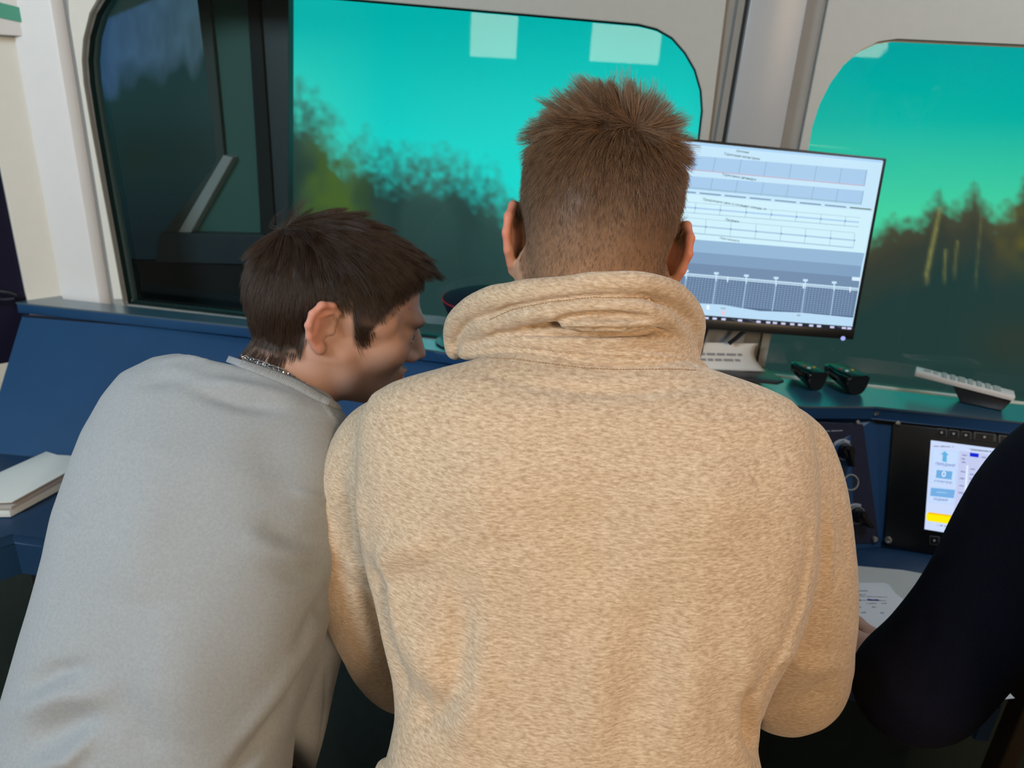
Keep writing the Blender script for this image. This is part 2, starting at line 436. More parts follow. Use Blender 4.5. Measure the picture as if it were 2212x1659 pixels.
ou = nt.nodes.new('ShaderNodeOutputMaterial'); mx = nt.nodes.new('ShaderNodeMixShader'); tr_ = nt.nodes.new('ShaderNodeBsdfTransparent'); gl = nt.nodes.new('ShaderNodeBsdfGlossy'); fr = nt.nodes.new('ShaderNodeFresnel')
fr.inputs['IOR'].default_value = 1.5; gl.inputs['Roughness'].default_value = 0.012; tr_.inputs['Color'].default_value = (0.96, 0.985, 0.98, 1)
ge = nt.nodes.new('ShaderNodeNewGeometry'); iv = nt.nodes.new('ShaderNodeMath'); iv.operation = 'SUBTRACT'; iv.inputs[0].default_value = 1.0; mu_ = nt.nodes.new('ShaderNodeMath'); mu_.operation = 'MULTIPLY'
nt.links.new(ge.outputs['Backfacing'], iv.inputs[1]); nt.links.new(fr.outputs[0], mu_.inputs[0]); nt.links.new(iv.outputs[0], mu_.inputs[1])
nt.links.new(mu_.outputs[0], mx.inputs[0]); nt.links.new(tr_.outputs[0], mx.inputs[1]); nt.links.new(gl.outputs[0], mx.inputs[2]); nt.links.new(mx.outputs[0], ou.inputs[0])
m_seal = mat('window_seal', (0.006, 0.02, 0.02), 0.6, 0.2)
m_seal2 = mat('pale_window_edge', (0.70, 0.69, 0.62), 0.5, 0.3)
for i, hole in enumerate((left_hole, right_hole)):
    g = plate('window_%d' % (i + 1), hole, [], A00 + nn * 0.026, d_, UP, nn, 0.004, m_glass)
    tag(g, kind='structure')
    rim('seal', hole, 0.004, m_seal if i == 0 else m_seal2, g, 0.012, 0.012)

# central pillar: proud box with a shadow gap on its left
pz0, pz1 = 1.0, ZC
pp = 0.035
cl = [wall_uv(1570, 300, -pp), wall_uv(1621, 0, -pp)]; cr = [wall_uv(1690, 300, -pp), wall_uv(1746, 0, -pp)]
b = MB()
q = [wpt(uline(cl, pz0), pz0, -pp), wpt(uline(cr, pz0), pz0, -pp), wpt(uline(cr, pz0), pz0, -0.001), wpt(uline(cl, pz0), pz0, -0.001),
     wpt(uline(cl, pz1), pz1, -pp), wpt(uline(cr, pz1), pz1, -pp), wpt(uline(cr, pz1), pz1, -0.001), wpt(uline(cl, pz1), pz1, -0.001)]
tag(b.hexa(q, 0.004).build('trim_3', m_pillar, smooth=True), kind='structure')
b = MB()
g0, g1 = uline(cl, pz0) - .012, uline(cl, pz1) - .012
q = [wpt(g0 - .006, pz0, -.012), wpt(g0 + .006, pz0, -.012), wpt(g0 + .006, pz0, -.0005), wpt(g0 - .006, pz0, -.0005),
     wpt(g1 - .006, pz1, -.012), wpt(g1 + .006, pz1, -.012), wpt(g1 + .006, pz1, -.0005), wpt(g1 - .006, pz1, -.0005)]
tag(b.hexa(q).build('trim_4', m_strip), kind='structure')
# white corner post (front face + its right flank), cream strip and groove
best = min(np.arange(0.005, 0.09, 0.0025), key=lambda p: abs(wall_uv(105, 0, -p)[0] - wall_uv(137, 0)[0]))
pB = float(best); uB = wall_uv(137, 0)[0]
pB = 0.024; u1 = wall_uv(105, 0, -pB)[0]; b = MB()
b.prism([wpt(0.0, .95, -pB), wpt(u1, .95, -pB), wpt(u1 + .003, .95, -pB + .0008), wpt(uB, .95, -.0005), wpt(-0.02, .95, -.0005)], UP * (ZC - .95), .001)
tag(b.build('trim_5', m_post, smooth=True), kind='structure')
b = MB(); cq = [(143, -90), (150, 40), (246, 646), (264, 646), (245, 540), (221, 412), (195, 270), (180, 180), (176, 130), (179, 85), (193, 28), (212, -6), (214, -90)]
b.prism([wpt(*wall_uv(*p_, -.0125), -.0125) for p_ in cq], nn * .0022)
tag(b.build('trim_6', m_cream), kind='structure')

# angled left wall and the dark door beyond it
dl = nrm(WZ(62, 648, ZL) - A0); ln = np.array([-dl[1], dl[0], 0]);
if ln @ (A0 - C) < 0: ln = -ln
def lpt(s, z, off=0.0): return A00 + dl * s + UP * z + ln * off
sA = 0.089
b = MB(); b.hexa([lpt(0, 0), lpt(sA, 0), lpt(sA, 0, .04), lpt(-.03, 0, .04), lpt(0, ZC), lpt(sA, ZC), lpt(sA, ZC, .04), lpt(-.03, ZC, .04)], 0.002)
tag(b.build('wall_left', m_cream), kind='structure')
m_door = mat('dark_door_gloss', (0.012, 0.011, 0.028), 0.22, 0.5, noise=0.3, nscale=3)
zd = WP(0, 790, A0, ln)[2]
b = MB(); b.hexa([lpt(sA, zd, .012), lpt(1.2, zd, .012), lpt(1.2, zd, .04), lpt(sA, zd, .04), lpt(sA, ZC, .012), lpt(1.2, ZC, .012), lpt(1.2, ZC, .04), lpt(sA, ZC, .04)])
dr = tag(b.build('door_1', m_door), kind='structure')
hp = WP(18, 634, A0 - ln * .01, ln); hp2 = WP(30, 640, A0 - ln * .01, ln)
m_chrome = mat('dull_chrome', (0.55, 0.56, 0.60), 0.25, 0.5, 1.0)
m_blackmetal = mat('black_handle', (0.02, 0.02, 0.03), 0.2, 0.6)
b = MB(); b.tube([WP(-30, 628, A0 - ln * .012, ln), WP(2, 630, A0 - ln * .014, ln), WP(20, 633, A0 - ln * .014, ln), WP(32, 638, A0 - ln * .012, ln), WP(34, 643, A0 + ln * .012, ln)], .0045, 10)
b.tube([WP(-30, 648, A0 - ln * .012, ln), WP(14, 647, A0 - ln * .014, ln), WP(30, 645, A0 - ln * .012, ln)], .004, 10)
b.build('door_handle', m_blackmetal, dr, smooth=True)
b = MB(); b.hexa([lpt(sA, 0, .012), lpt(1.2, 0, .012), lpt(1.2, 0, .04), lpt(sA, 0, .04), lpt(sA, zd, .012), lpt(1.2, zd, .012), lpt(1.2, zd, .04), lpt(sA, zd, .04)])
tag(b.build('baseboard_left', m_cream), kind='structure')
e1 = lpt(1.2, 0)
b = MB(); b.hexa([(XL, YB, 0), (XL + .05, YB, 0), (XL + .05, 3.2, 0), (XL, 3.2, 0), (XL, YB, ZC), (XL + .05, YB, ZC), (XL + .05, 3.2, ZC), (XL, 3.2, ZC)])
tag(b.build('wall_side', m_room), kind='structure')

# small white holder with a green strip on the left wall, top-left of the picture
def L_(px, py, off): return WP(px, py, A0 - ln * off, ln)
hold = empty('sign_holder', L_(40, 40, 0), 'white wall-mounted holder with a green strip, high in the left corner', 'sign holder')
b = MB(); zt = L_(60, -60, .03)[2]; zb = L_(60, 79, .03)[2]
b.hexa([lpt(-.045, zb, -.03), lpt(.6, zb, -.03), lpt(.6, zb, -.0005), lpt(-.045, zb, -.0005), lpt(-.045, zt, -.03), lpt(.6, zt, -.03), lpt(.6, zt, -.0005), lpt(-.045, zt, -.0005)], .003)
b.build('housing', m_post, hold, smooth=True)
m_green = mat('green_label', lin((82, 160, 138)), 0.35, 0.4, noise=0.12, nscale=30)
m_greylab = mat('grey_label_end', lin((165, 163, 165)), 0.5, 0.3)
def strip_on(name, quad, off, m, parent):
    b = MB(); p = [L_(*q_, off) for q_ in quad]; b.prism(p, ln * 0.0025); return b.build(name, m, parent)
strip_on('green_strip', [(-60, -10), (66, 22), (65, 52), (-60, 26)], .033, m_green, hold)
strip_on('strip_end', [(67, 22), (85, 26), (85, 58), (66, 53)], .033, m_greylab, hold)

# ------------------------------------------------------------------ simulator displays behind the front windows
OFFS = 1.05
def lerp_pts(x, pts): return np.interp(x, [p[0] for p in pts], [p[1] for p in pts])
def s2l(c): c = np.asarray(c, float) / 255; return np.where(c <= 0.04045, c / 12.92, ((c + 0.055) / 1.055) ** 2.4)
def mix(a, b, t): return a + (b - a) * np.clip(t, 0, 1)[:, None]
def n2(X, Y, s, seed): return vnoise(np.stack([X / s, Y / s, np.full_like(X, 3.3)], 1), 1.0, seed)
def display(name, x0, x1, y0, y1, step, fn, off, label, shape=None):
    nx = int((x1 - x0) / step) + 1; ny = int((y1 - y0) / step) + 1
    xs = np.linspace(x0, x1, nx); ys = np.linspace(y0, y1, ny); Xg, Yg = np.meshgrid(xs, ys, indexing='ij'); X, Y = Xg.ravel(), Yg.ravel()
    rays = np.stack([(X - CX) / f, (Y - CY) / f, np.ones_like(X)], 1) @ R.T
    t = ((A0 + nn * off - C) @ nn) / (rays @ nn); V = C + rays * t[:, None]
    i, j = np.meshgrid(np.arange(nx - 1), np.arange(ny - 1), indexing='ij'); a = (i * ny + j).ravel()
    root = empty(name, V.mean(0), label, 'display')
    o = npmesh('picture', V, np.stack([a, a + 1, a + ny + 1, a + ny], 1), emit(name + '_picture', (1, 1, 1), 1.0, 'col'), root)
    attr_color(o, 'col', fn(X, Y))
    # cabinet behind the picture surface
    cs = [V[0], V[ny - 1], V[-1], V[-ny]]
    MB().prism([c + nn * .003 for c in cs], nn * .04).build('casing', m_rubber, root)
    return root
def forest(X, Y):
    n1 = n2(X, Y, 60, 1); n3 = n2(X, Y, 24, 2); n4 = n2(X, Y, 9, 3); n5 = n2(X, Y, 140, 5)
    skyL = mix(s2l([(0, 181, 176)]), s2l([(26, 222, 212)]), (Y - 40) / 340)
    skyL = mix(skyL, s2l([(80, 226, 190)]), np.clip((820 - X) / 300, 0, 1) * np.clip((Y - 60) / 220, 0, 1) * .8)
    skyR = mix(s2l([(0, 166, 164)]), s2l([(0, 182, 168)]), (Y - 90) / 170)
    skyR = mix(skyR, s2l([(70, 214, 166)]), (Y - 260) / 200)
    sky = mix(skyL, skyR, (X - 1480) / 150) * (1 + .03 * n5[:, None])
    line = lerp_pts(X, [(590, 155), (640, 165), (680, 178), (715, 225), (745, 262), (790, 268), (840, 292), (870, 288), (930, 300), (985, 305), (1030, 332), (1070, 348), (1100, 390), (1135, 440), (1250, 520), (1450, 520), (1700, 510), (1880, 488), (1925, 458), (1990, 446), (2012, 420), (2030, 395), (2050, 425), (2080, 420), (2105, 398), (2125, 425), (2150, 445), (2190, 430), (2215, 380), (2300, 360), (2500, 330)])
    n6 = n2(X, Y, 14, 6); dY = Y - line + 12 * n1 + 13 * n3 + 9 * n6 + 7 * n4
    soft = np.where(X < 1300, 135, 48)
    al = np.clip(dY / soft, 0, 1) ** .8
    al = np.clip(al + np.where(X < 1300, .30, .15) * (n4 * .5 + n6 * .8) * al * (1 - al) * 5, 0, 1)
    hL = mix(s2l([(66, 112, 100)]), s2l([(46, 76, 72)]), (Y - line) / 150)
    hL = mix(hL, s2l([(36, 62, 61)]), (Y - line - 120) / 160)
    gl_ = np.exp(-((X - 725) / 75) ** 4) * np.exp(-((Y - 400) / 120) ** 4) * (.75 + .45 * n3)  # yellow-green vest reflection painted into the landscape picture
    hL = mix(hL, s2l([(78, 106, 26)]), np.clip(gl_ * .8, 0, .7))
    hL = mix(hL, s2l([(22, 45, 45)]), .5 * np.clip(np.sin(X / 31. + n1 * 1.5), 0, 1) * np.exp(-((Y - 400) / 130) ** 2))
    hR = mix(s2l([(82, 82, 60)]), s2l([(58, 62, 52)]), (Y - line) / 90)
    hR = mix(hR, s2l([(33, 60, 58)]), (Y - line - 70 + 20 * n1) / 120)
    hR = mix(hR, s2l([(104, 96, 40)]), np.clip((X - 2120) / 90, 0, 1) * np.exp(-((Y - 510) / 70) ** 2) * (.4 + .5 * n3))
    for (xa, ya, xb, yb, wd, st) in ((2030, 452, 2002, 590, 4.5, .75), (2043, 540, 2040, 590, 3, .5), (2068, 525, 2062, 580, 3, .35), (2120, 470, 2108, 600, 3, .2)):
        tt = np.clip((Y - ya) / (yb - ya), 0, 1); xx = xa + (xb - xa) * tt
        g = np.exp(-((X - xx) / wd) ** 2) * (Y > ya - 4) * (Y < yb + 30) * (1 - np.clip((Y - yb) / 30, 0, 1)) * st * (.8 + .4 * n4)
        hR = mix(hR, s2l([(150, 148, 84)]), g)
    hR = mix(hR, s2l([(50, 58, 46)]), np.clip((X - 2050) / 120, 0, 1) * np.exp(-((Y - 740) / 60) ** 2) * .6)
    hill = mix(hL, hR, (X - 1480) / 200)
    return mix(sky, hill, al)
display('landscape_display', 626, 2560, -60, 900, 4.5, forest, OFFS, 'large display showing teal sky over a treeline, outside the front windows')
def dim_side(X, Y):
    n1 = n2(X, Y * .35, 22, 11); n3 = n2(X, Y * .5, 60, 12); n4 = n2(X, Y * .3, 9, 13)
    line = lerp_pts(X, [(150, 190), (220, 185), (260, 150), (330, 120), (400, 95), (470, 70)])
    sky = mix(s2l([(44, 76, 110)]), s2l([(58, 84, 96)]), (X - 200) / 240)
    sky = sky * (1 + .22 * n1 + .15 * n4)[:, None]
    tr2 = mix(s2l([(18, 50, 52)]), s2l([(7, 24, 30)]), (Y - 200) / 320)
    tr2 = mix(tr2, s2l([(14, 38, 34)]), np.exp(-((Y - 330) / 60) ** 2) * (.5 + .5 * n3))
    c = mix(sky, tr2, (Y - line + 45 * n1 + 25 * n3) / 55)
    return mix(s2l([(30, 50, 47)]), c, ((Y - 55) + (X - 190) * .42) / 6)
display('reflection_panel', 130, 470, -60, 760, 4.0, dim_side, 0.34, 'dim glowing panel imitating a reflection of blurred trees, left end of the big window')  # dark window reflection painted as a glowing picture
# cab reflection built as dark boards behind the pane: partition uprights, slanted strip
m_d1 = mat('mirrored_dark_teal', (0.024, 0.085, 0.080), 0.5, 0.3, noise=.1, nscale=5)
m_d2 = mat('mirrored_dark_olive', (0.022, 0.042, 0.042), 0.6, 0.3, noise=.1, nscale=5)
m_d3 = mat('mirrored_light_grey', (0.18, 0.22, 0.235), 0.45, 0.4)
m_d4 = mat('mirrored_dark_navy', (0.014, 0.028, 0.038), 0.4, 0.4, noise=.1, nscale=8)
m_d5 = mat('mirrored_near_black', (0.003, 0.008, 0.010), 0.6, 0.2)
def bd(px, py, off): return WP(px, py, A0 + nn * off, nn)
part = empty('reflection', bd(520, 300, .3), 'boards imitating a reflected cab frame between the dim reflection panel and the bright landscape', 'reflection')
def board(name, quad, off, th, m):
    return MB().prism([bd(*q_, off) for q_ in quad], nn * th, .002).build(name, m, part)
board('mirrored_jamb', [(418, -60), (446, -60), (478, 270), (484, 338), (466, 352), (462, 290)], .300, .03, m_d2)
board('mirrored_wall', [(446, -60), (538, -60), (566, 470), (566, 700), (420, 700), (420, 500), (500, 345), (484, 338), (478, 270)], .315, .015, m_d1)
board('mirrored_slot', [(530, -60), (556, -60), (592, 470), (596, 700), (566, 700), (562, 470)], .290, .03, m_d5)
board('mirrored_edge', [(556, -60), (623, -60), (623, 700), (596, 700), (592, 470)], .300, .03, m_d4)
board('mirrored_slant', [(466, 352), (484, 338), (481, 340), (388, 502), (352, 502)], .296, .03, m_d2)
board('mirrored_strip', [(482, 335), (503, 340), (412, 502), (384, 502)], .285, .03, m_d3)
board('mirrored_band', [(345, 503), (625, 510), (625, 574), (335, 566)], .270, .04, m_d4)
board('mirrored_base', [(230, 562), (625, 574), (625, 720), (230, 720)], .290, .03, m_d5)

# ================================================================== the console
m_blue = mat('console_blue', (0.013, 0.062, 0.160), 0.42, 0.4, noise=0.10, nscale=14, bump=0.05)
m_ledge = mat('console_ledge_lacquer', (0.006, 0.075, 0.130), 0.30, 0.5, noise=0.08, nscale=20, bump=0.02)
m_ledge.node_tree.nodes['Principled BSDF'].inputs['IOR'].default_value = 4.6
m_blue2 = mat('console_desk_blue', (0.010, 0.040, 0.095), 0.45, 0.4, noise=0.12, nscale=14, bump=0.05)
m_panel = mat('instrument_plate', (0.014, 0.018, 0.045), 0.35, 0.5, noise=0.15, nscale=30)
m_black = mat('black_plastic', (0.008, 0.008, 0.010), 0.4, 0.5)
m_gloss = mat('gloss_black_plastic', (0.004, 0.0045, 0.005), 0.16, 0.5)
m_dgreen = mat('under_desk_green', (0.018, 0.028, 0.026), 0.6, 0.2, noise=0.2)
m_screw = mat('screw_steel', (0.62, 0.62, 0.60), 0.28, 0.5, 1.0)
m_print = mat('white_print', (0.45, 0.47, 0.52), 0.5, 0.3)
m_ringm = mat('ring_silver', (0.62, 0.64, 0.66), 0.3, 0.5, 0.8)

console = empty('control_console', wpt(0.9, 0.0, -0.45), 'long dark blue control console along the front windows, with ledge, slanted panels and desk', 'console')
ZB = ZL - 0.026
front = [WZ(34, 653, ZL), WZ(534, 705, ZL), WZ(940, 757, ZL), WZ(1740, 878, ZL), WZ(1890, 878, ZL), WZ(2212, 912, ZL)]
front.append(front[-1] + (front[-1] - front[-2]) * 2.2)
back = [wpt(2.9, ZL, -.0105), wpt(0.0, ZL, -.0365), lpt(0.0, ZL, -.001), lpt(sA, ZL, -.001)]
led = [np.array([p[0], p[1], ZB]) for p in front + back]
MB().prism([p + UP * .0225 for p in led], (0, 0, ZL - ZB - .0225)).build('ledge', m_ledge, console)
MB().prism(led, (0, 0, .0223), .002).build('ledge_lip', m_blue, console, smooth=True)
# inset line under the lip, then the slanted panels
ZT = ZB - 0.001; ZD = 0.80
def setb(p, e): return np.array([p[0] + nn[0] * e, p[1] + nn[1] * e, ZT])
top = [WZ(46, 681, ZT) + nn * .004, setb(front[1], .03), np.array([-0.06, 1.50, ZT]), np.array([0.30, 1.395, ZT]),
       WZ(1895, 908, ZT) + nn * .012, WZ(2212, 946, ZT) + nn * .012]
top.append(top[-1] + (top[-1] - top[-2]) * 2.2)
bot = [WZ(-40, 976, ZD), WZ(430, 1004, ZD), np.array([-0.06, 1.285, ZD]), np.array([0.30, 1.205, ZD]), WZ(1902, 1182, ZD), WZ(2212, 1222, ZD)]
bot.append(bot[-1] + (bot[-1] - bot[-2]) * 2.2)
for k in (0, 1, 2):
    n_1 = np.cross(top[k + 1] - top[k], bot[k] - top[k]); x_1 = bot[k + 1][0]
    bot[k + 1] = np.array([x_1, top[k][1] - (n_1[0] * (x_1 - top[k][0]) + n_1[2] * (ZD - top[k][2])) / n_1[1], ZD])
for k in range(len(top) - 1):
    a, b_, c_, d0 = top[k], top[k + 1], bot[k + 1], bot[k]
    ext = nrm(np.cross(c_ - d0, a - d0))
    if ext @ nn < 0: ext = -ext
    MB().prism([a, b_, c_, d0], ext * .012).build('slanted_panel' if k < 3 else 'fascia_panel', m_blue, console)
# black strips painting in the shade right under the lip
gap = [np.array([p[0], p[1], ZT - .006]) for p in top]  # path of the black shade strips under the lip
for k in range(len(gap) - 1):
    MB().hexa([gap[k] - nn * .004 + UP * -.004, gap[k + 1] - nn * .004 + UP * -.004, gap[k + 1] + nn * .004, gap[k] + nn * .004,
               gap[k] - nn * .004 + UP * .0055, gap[k + 1] - nn * .004 + UP * .0055, gap[k + 1] + nn * .004 + UP * .0055, gap[k] + nn * .004 + UP * .0055]).build('lip_shade', m_black, console)
# desk top, apron, kick panel
dfront = [WZ(-60, 1182, ZD), WZ(27, 1152, ZD), WZ(114, 1165, ZD), np.array([-0.55, 1.11, ZD]), np.array([-0.10, 1.09, ZD]), np.array([0.34, 1.02, ZD]), WZ(2172, 1508, ZD)]
dr_ = np.array([dfront[-1][0] + .01, 1.13, ZD]); dfar = np.array([1.70, 1.10, ZD])
dtop = dfront + [dr_, dfar, bot[-1]] + bot[-2::-1]
DT = 0.02
MB().prism([np.array([p[0], p[1], ZD - DT]) for p in dtop], (0, 0, DT), .002).build('desk_top', m_blue2, console, smooth=True)
ap = dfront + [dr_, dfar]
zap = WP(60, 1243, WZ(60, 1158, ZD), np.array([0, 1.0, 0]))[2]
for k in range(len(ap) - 1):
    a, b_ = ap[k], ap[k + 1]; ins = np.cross(UP, nrm(b_ - a)) * .02
    p = []
    for z_ in (zap, ZD - DT - .0005):
        for q_ in (a, b_, b_ + ins, a + ins): p.append(np.array([q_[0], q_[1], z_]))
    MB().hexa(p).build('apron', m_blue2 if k not in (0,) else m_blue2, console)
def kick(x0, y0, x1, y1, z0, z1, m, name='kick_panel'):
    MB().hexa([(x0, y0, z0), (x1, y1, z0), (x1, y1 + .02, z0), (x0, y0 + .02, z0), (x0, y0, z1), (x1, y1, z1), (x1, y1 + .02, z1), (x0, y0 + .02, z1)]).build(name, m, console)
kick(-1.25, 1.385, 1.7, 1.20, 0.0, ZD - DT - .001, m_dgreen)
lg = WZ(38, 1300, .55)
MB().box((lg[0] + .02, lg[1] + .08, .36), (1, 0, 0), (0, 1, 0), (0, 0, 1), .05, .05, .70, .003).build('leg', m_black, console)
lg2 = WP(2180, 1640, np.array([0, 0.95, 0]), np.array([0, 1.0, 0]))
m_brown = mat('brown_desk_leg', (0.03, 0.019, 0.010), 0.5, 0.3, noise=.2)
MB().box((lg2[0] + .052, 1.02, .355), (1, 0, 0), (0, 1, 0), (0, 0, 1), .032, .04, .70, .003).build('leg', m_brown, console)

# ---- knob plate on the left fascia facet, display unit on the right one
class Board:
    def __init__(s, p0, p1, p2):
        s.p = np.asarray(p0, float); s.n = nrm(np.cross(np.asarray(p1) - p0, np.asarray(p2) - p0))
        if s.n @ (C - s.p) < 0: s.n = -s.n
        s.ax = None
    def __call__(s, px, py, lift=0.0): return WP(px, py, s.p + s.n * lift, s.n)
    def axes(s, a, b):
        """unit vectors along the picture direction a -> b on the board, and across it (upwards)"""
        u = nrm(s(*b) - s(*a)); v = np.cross(s.n, u); return u, v
    def poly(s, pts, lift, name, m, parent): return MB().flat([s(*p, lift) for p in pts]).build(name, m, parent)
F1 = Board(top[4], bot[4], top[3]); F2 = Board(top[4], top[5], bot[4])
F1 = Board(WZ(1740, 908, ZT) + nn * .012, top[4], bot[4])
kp = empty('knob_panel', F1(1800, 1050), 'dark instrument plate with two black pointer knobs and a ring, right of the beige hoodie', 'control panel')
MB().prism([F1(1620, 904, .0005), F1(1862, 916, .0005), F1(1897, 1170, .0005), F1(1640, 1196, .0005)], F1.n * .004, .0008).build('plate', m_panel, kp)
LF = .0048
def screw(B, px, py, r, parent, lift=LF):
    u, v = B.axes((px, py), (px + 10, py + 1)); b = MB()
    b.lathe(B(px, py, lift - .0002), u, v, B.n, [(r, 0), (r, r * .35), (r * .8, r * .62), (r * .35, r * .72), (r * .3, r * .45), (0, r * .42)], 20)
    return b.build('screw', m_screw, parent, smooth=True)
screw(F1, 1852, 912, .0048, kp); screw(F1, 1889, 1165, .0062, kp)
def ring(B, px, py, r, w_, name, m, parent, lift=LF, sy=1.0):
    u, v = B.axes((px, py), (px + 10, py + 1)); c_ = B(px, py, lift); b = MB()
    b.tube([c_ + r * (math.cos(q) * u + math.sin(q) * v) + B.n * w_ * .6 for q in np.linspace(0, 2 * math.pi, 40, endpoint=False)], w_, 8, closed=True)
    return b.build(name, m, parent, smooth=True)
def knob(px, py, ang, name='pointer_knob'):
    u, v = F1.axes((px, py), (px + 10, py + 1)); c_ = F1(px, py, LF - .0002)
    dr2 = math.cos(ang) * u - math.sin(ang) * v; pr = np.cross(F1.n, dr2)
    b = MB(); b.lathe(c_, u, v, F1.n, [(.0145, 0), (.0145, .004), (.0125, .010), (.0115, .020), (.0105, .0215), (0, .0218)], 28)
    b.hexa([c_ + dr2 * .004 + pr * -.006 + F1.n * .006, c_ + dr2 * .030 + pr * -.0035 + F1.n * .006, c_ + dr2 * .030 + pr * .0035 + F1.n * .006, c_ + dr2 * .004 + pr * .006 + F1.n * .006,
            c_ - dr2 * .008 + pr * -.006 + F1.n * .026, c_ + dr2 * .029 + pr * -.003 + F1.n * .023, c_ + dr2 * .029 + pr * .003 + F1.n * .023, c_ - dr2 * .008 + pr * .006 + F1.n * .026], .0012)
    k = b.build(name, m_gloss, kp, smooth=True)
    ring(F1, px, py, .0165, .0012, 'collar', m_ringm, kp)
    return k
knob(1823, 974, math.radians(70)); knob(1851, 1113, math.radians(38))
ring(F1, 1838, 1042, .0148, .0016, 'ring', m_ringm, kp)
def arc_mark(px, py, r, a0, a1, wd):
    u, v = F1.axes((px, py), (px + 10, py + 1)); c_ = F1(px, py, LF); q = np.linspace(a0, a1, 14)
    P = [c_ + (r + wd) * (math.cos(t) * u + math.sin(t) * v) + F1.n * .0004 for t in q] + [c_ + r * (math.cos(t) * u + math.sin(t) * v) + F1.n * .0004 for t in q[::-1]]
    MB().prism(P, F1.n * .0005).build('dial_mark', m_print, kp)
arc_mark(1820, 976, .0205, 1.0, 2.5, .0045); arc_mark(1848, 1116, .0215, 1.2, 2.4, .0045)
def dashes(B, p0, p1, n_, hgt, name, m, parent, lift, seed, gap_=.25):
    """small illegible lettering: short flat bars of uneven length"""
    r_ = random.Random(seed); b = MB(); a = B(*p0, lift); e = B(*p1, lift); u = e - a; L = np.linalg.norm(u); u = u / L; v = np.cross(B.n, u); s_ = 0.0
    while s_ < L:
        wl = hgt * r_.uniform(.6, 1.5) * 1.0
        if r_.random() > .18:
            hh = hgt * r_.uniform(.7, 1.0); b.flat([a + u * s_, a + u * min(L, s_ + wl), a + u * min(L, s_ + wl) + v * hh, a + u * s_ + v * hh])
        s_ += wl + hgt * gap_
    return b.build(name, m, parent)
dashes(F1, (1772, 933), (1820, 931), 9, .0022, 'lettering', m_print, kp, LF + .0003, 3)
dashes(F1, (1808, 1017), (1833, 1016), 5, .0022, 'lettering', m_print, kp, LF + .0003, 4)
dashes(F1, (1818, 1075), (1836, 1074), 5, .0022, 'lettering', m_print, kp, LF + .0003, 5)

du = empty('display_unit', F2(2050, 1050), 'black framed touch display with blue buttons and yellow bar, beside the dark navy sleeve', 'display')
def sl(px, base, x0): return base + (px - x0) * .105
MB().prism([F2(1928, 914, .0005), F2(2420, 975, .0005), F2(2420, 1262, .0005), F2(1908, 1176, .0005)], F2.n * .005, .001).build('housing', mat('display_housing', (.007, .008, .010), .3, .5), du, smooth=True)
L2 = .0057
for q_ in ((1939, 914, .0052), (1918, 1166, .0075)): screw(F2, *q_, du, L2)
scr = [(2011, 951), (2390, 1000), (2372, 1205), (1997, 1143)]
e_scr = emit('touch_screen_light', s2l((205, 220, 252)), 1.0)
MB().prism([F2(*p, L2) for p in scr], F2.n * .0004).build('screen', e_scr, du)
def Z8(x, y): return (1990 + x / 6.144, 910 + y / 6.144)
L3 = L2 + .0007
ecol = {}
def ec(c, s_=1.0):
    if (c, s_) not in ecol: ecol[(c, s_)] = emit('screen_tone_%d_%d_%d' % c, s2l(c), s_)
    return ecol[(c, s_)]
def spoly(pts, col, name, lift=L3): return MB().flat([F2(*Z8(*p), lift) for p in pts]).build(name, ec(col), du)
spoly([(512, 390), (1500, 520), (1500, 1400), (430, 1240)], (196, 204, 240), 'screen_field')
for q_ in ([(150, 368), (500, 402), (470, 617), (132, 590)], [(140, 605), (478, 640), (455, 850), (118, 820)], [(118, 860), (455, 890), (430, 1105), (88, 1070)]):
    spoly(q_, (178, 212, 252), 'screen_button')
    c_ = np.mean(q_, 0); spoly([tuple(c_ + (np.array(p) - c_) * .95) for p in q_], (200, 222, 255), 'screen_button_face', L3 + .0002)
L4 = L3 + .0005
spoly([(312, 395), (366, 452), (340, 452), (338, 545), (277, 530), (288, 442), (255, 440)], (96, 178, 224), 'screen_arrow', L4)
spoly([(205, 645), (415, 667), (402, 776), (193, 750)], (110, 172, 226), 'screen_tile', L4)
spoly([(130, 880), (450, 912), (430, 1022), (118, 990)], (116, 174, 228), 'screen_tile', L4)
spoly([(205, 935), (340, 948), (340, 956), (205, 945)], (180, 214, 248), 'screen_dash', L4 + .0002)
spoly([(95, 1205), (600, 1272), (590, 1395), (85, 1322), (66, 1295), (68, 1230)], (255, 236, 0), 'screen_bar', L3)
spoly([(95, 1205), (600, 1272), (600, 1292), (95, 1228)], (248, 190, 20), 'screen_bar_edge', L4)
spoly([(645, 415), (765, 430), (760, 482), (645, 466)], (10, 40, 214), 'screen_flag', L3 + .0003)
spoly([(600, 585), (625, 588), (595, 1050), (565, 1050)], (224, 240, 255), 'screen_scale', L3 + .0003)
spoly([(636, 360), (1300, 440), (1300, 450), (636, 368)], (150, 160, 170), 'screen_rule', L3 + .0003)
U2, V2 = F2.axes(Z8(150, 575), Z8(450, 612))
def stext(s_, x, y, wpx, col, shear=0.2):
    p0 = F2(*Z8(x, y), L4 + .0004); wd = np.linalg.norm(F2(*Z8(x + wpx, y + wpx * .11), 0) - F2(*Z8(x, y), 0))
    text_mesh('screen_lettering', s_, p0, U2, V2, wd, ec(col), du, shear)
stext('ПЕРЕДНИЙ', 185, 575, 262, (70, 96, 170)); stext('ОТКЛЮЧЕНО', 168, 800, 240, (70, 96, 170)); stext('ЗАДНИЙ', 160, 1042, 190, (70, 96, 170))
stext('0', 268, 735, 55, (235, 245, 255), 0.0)
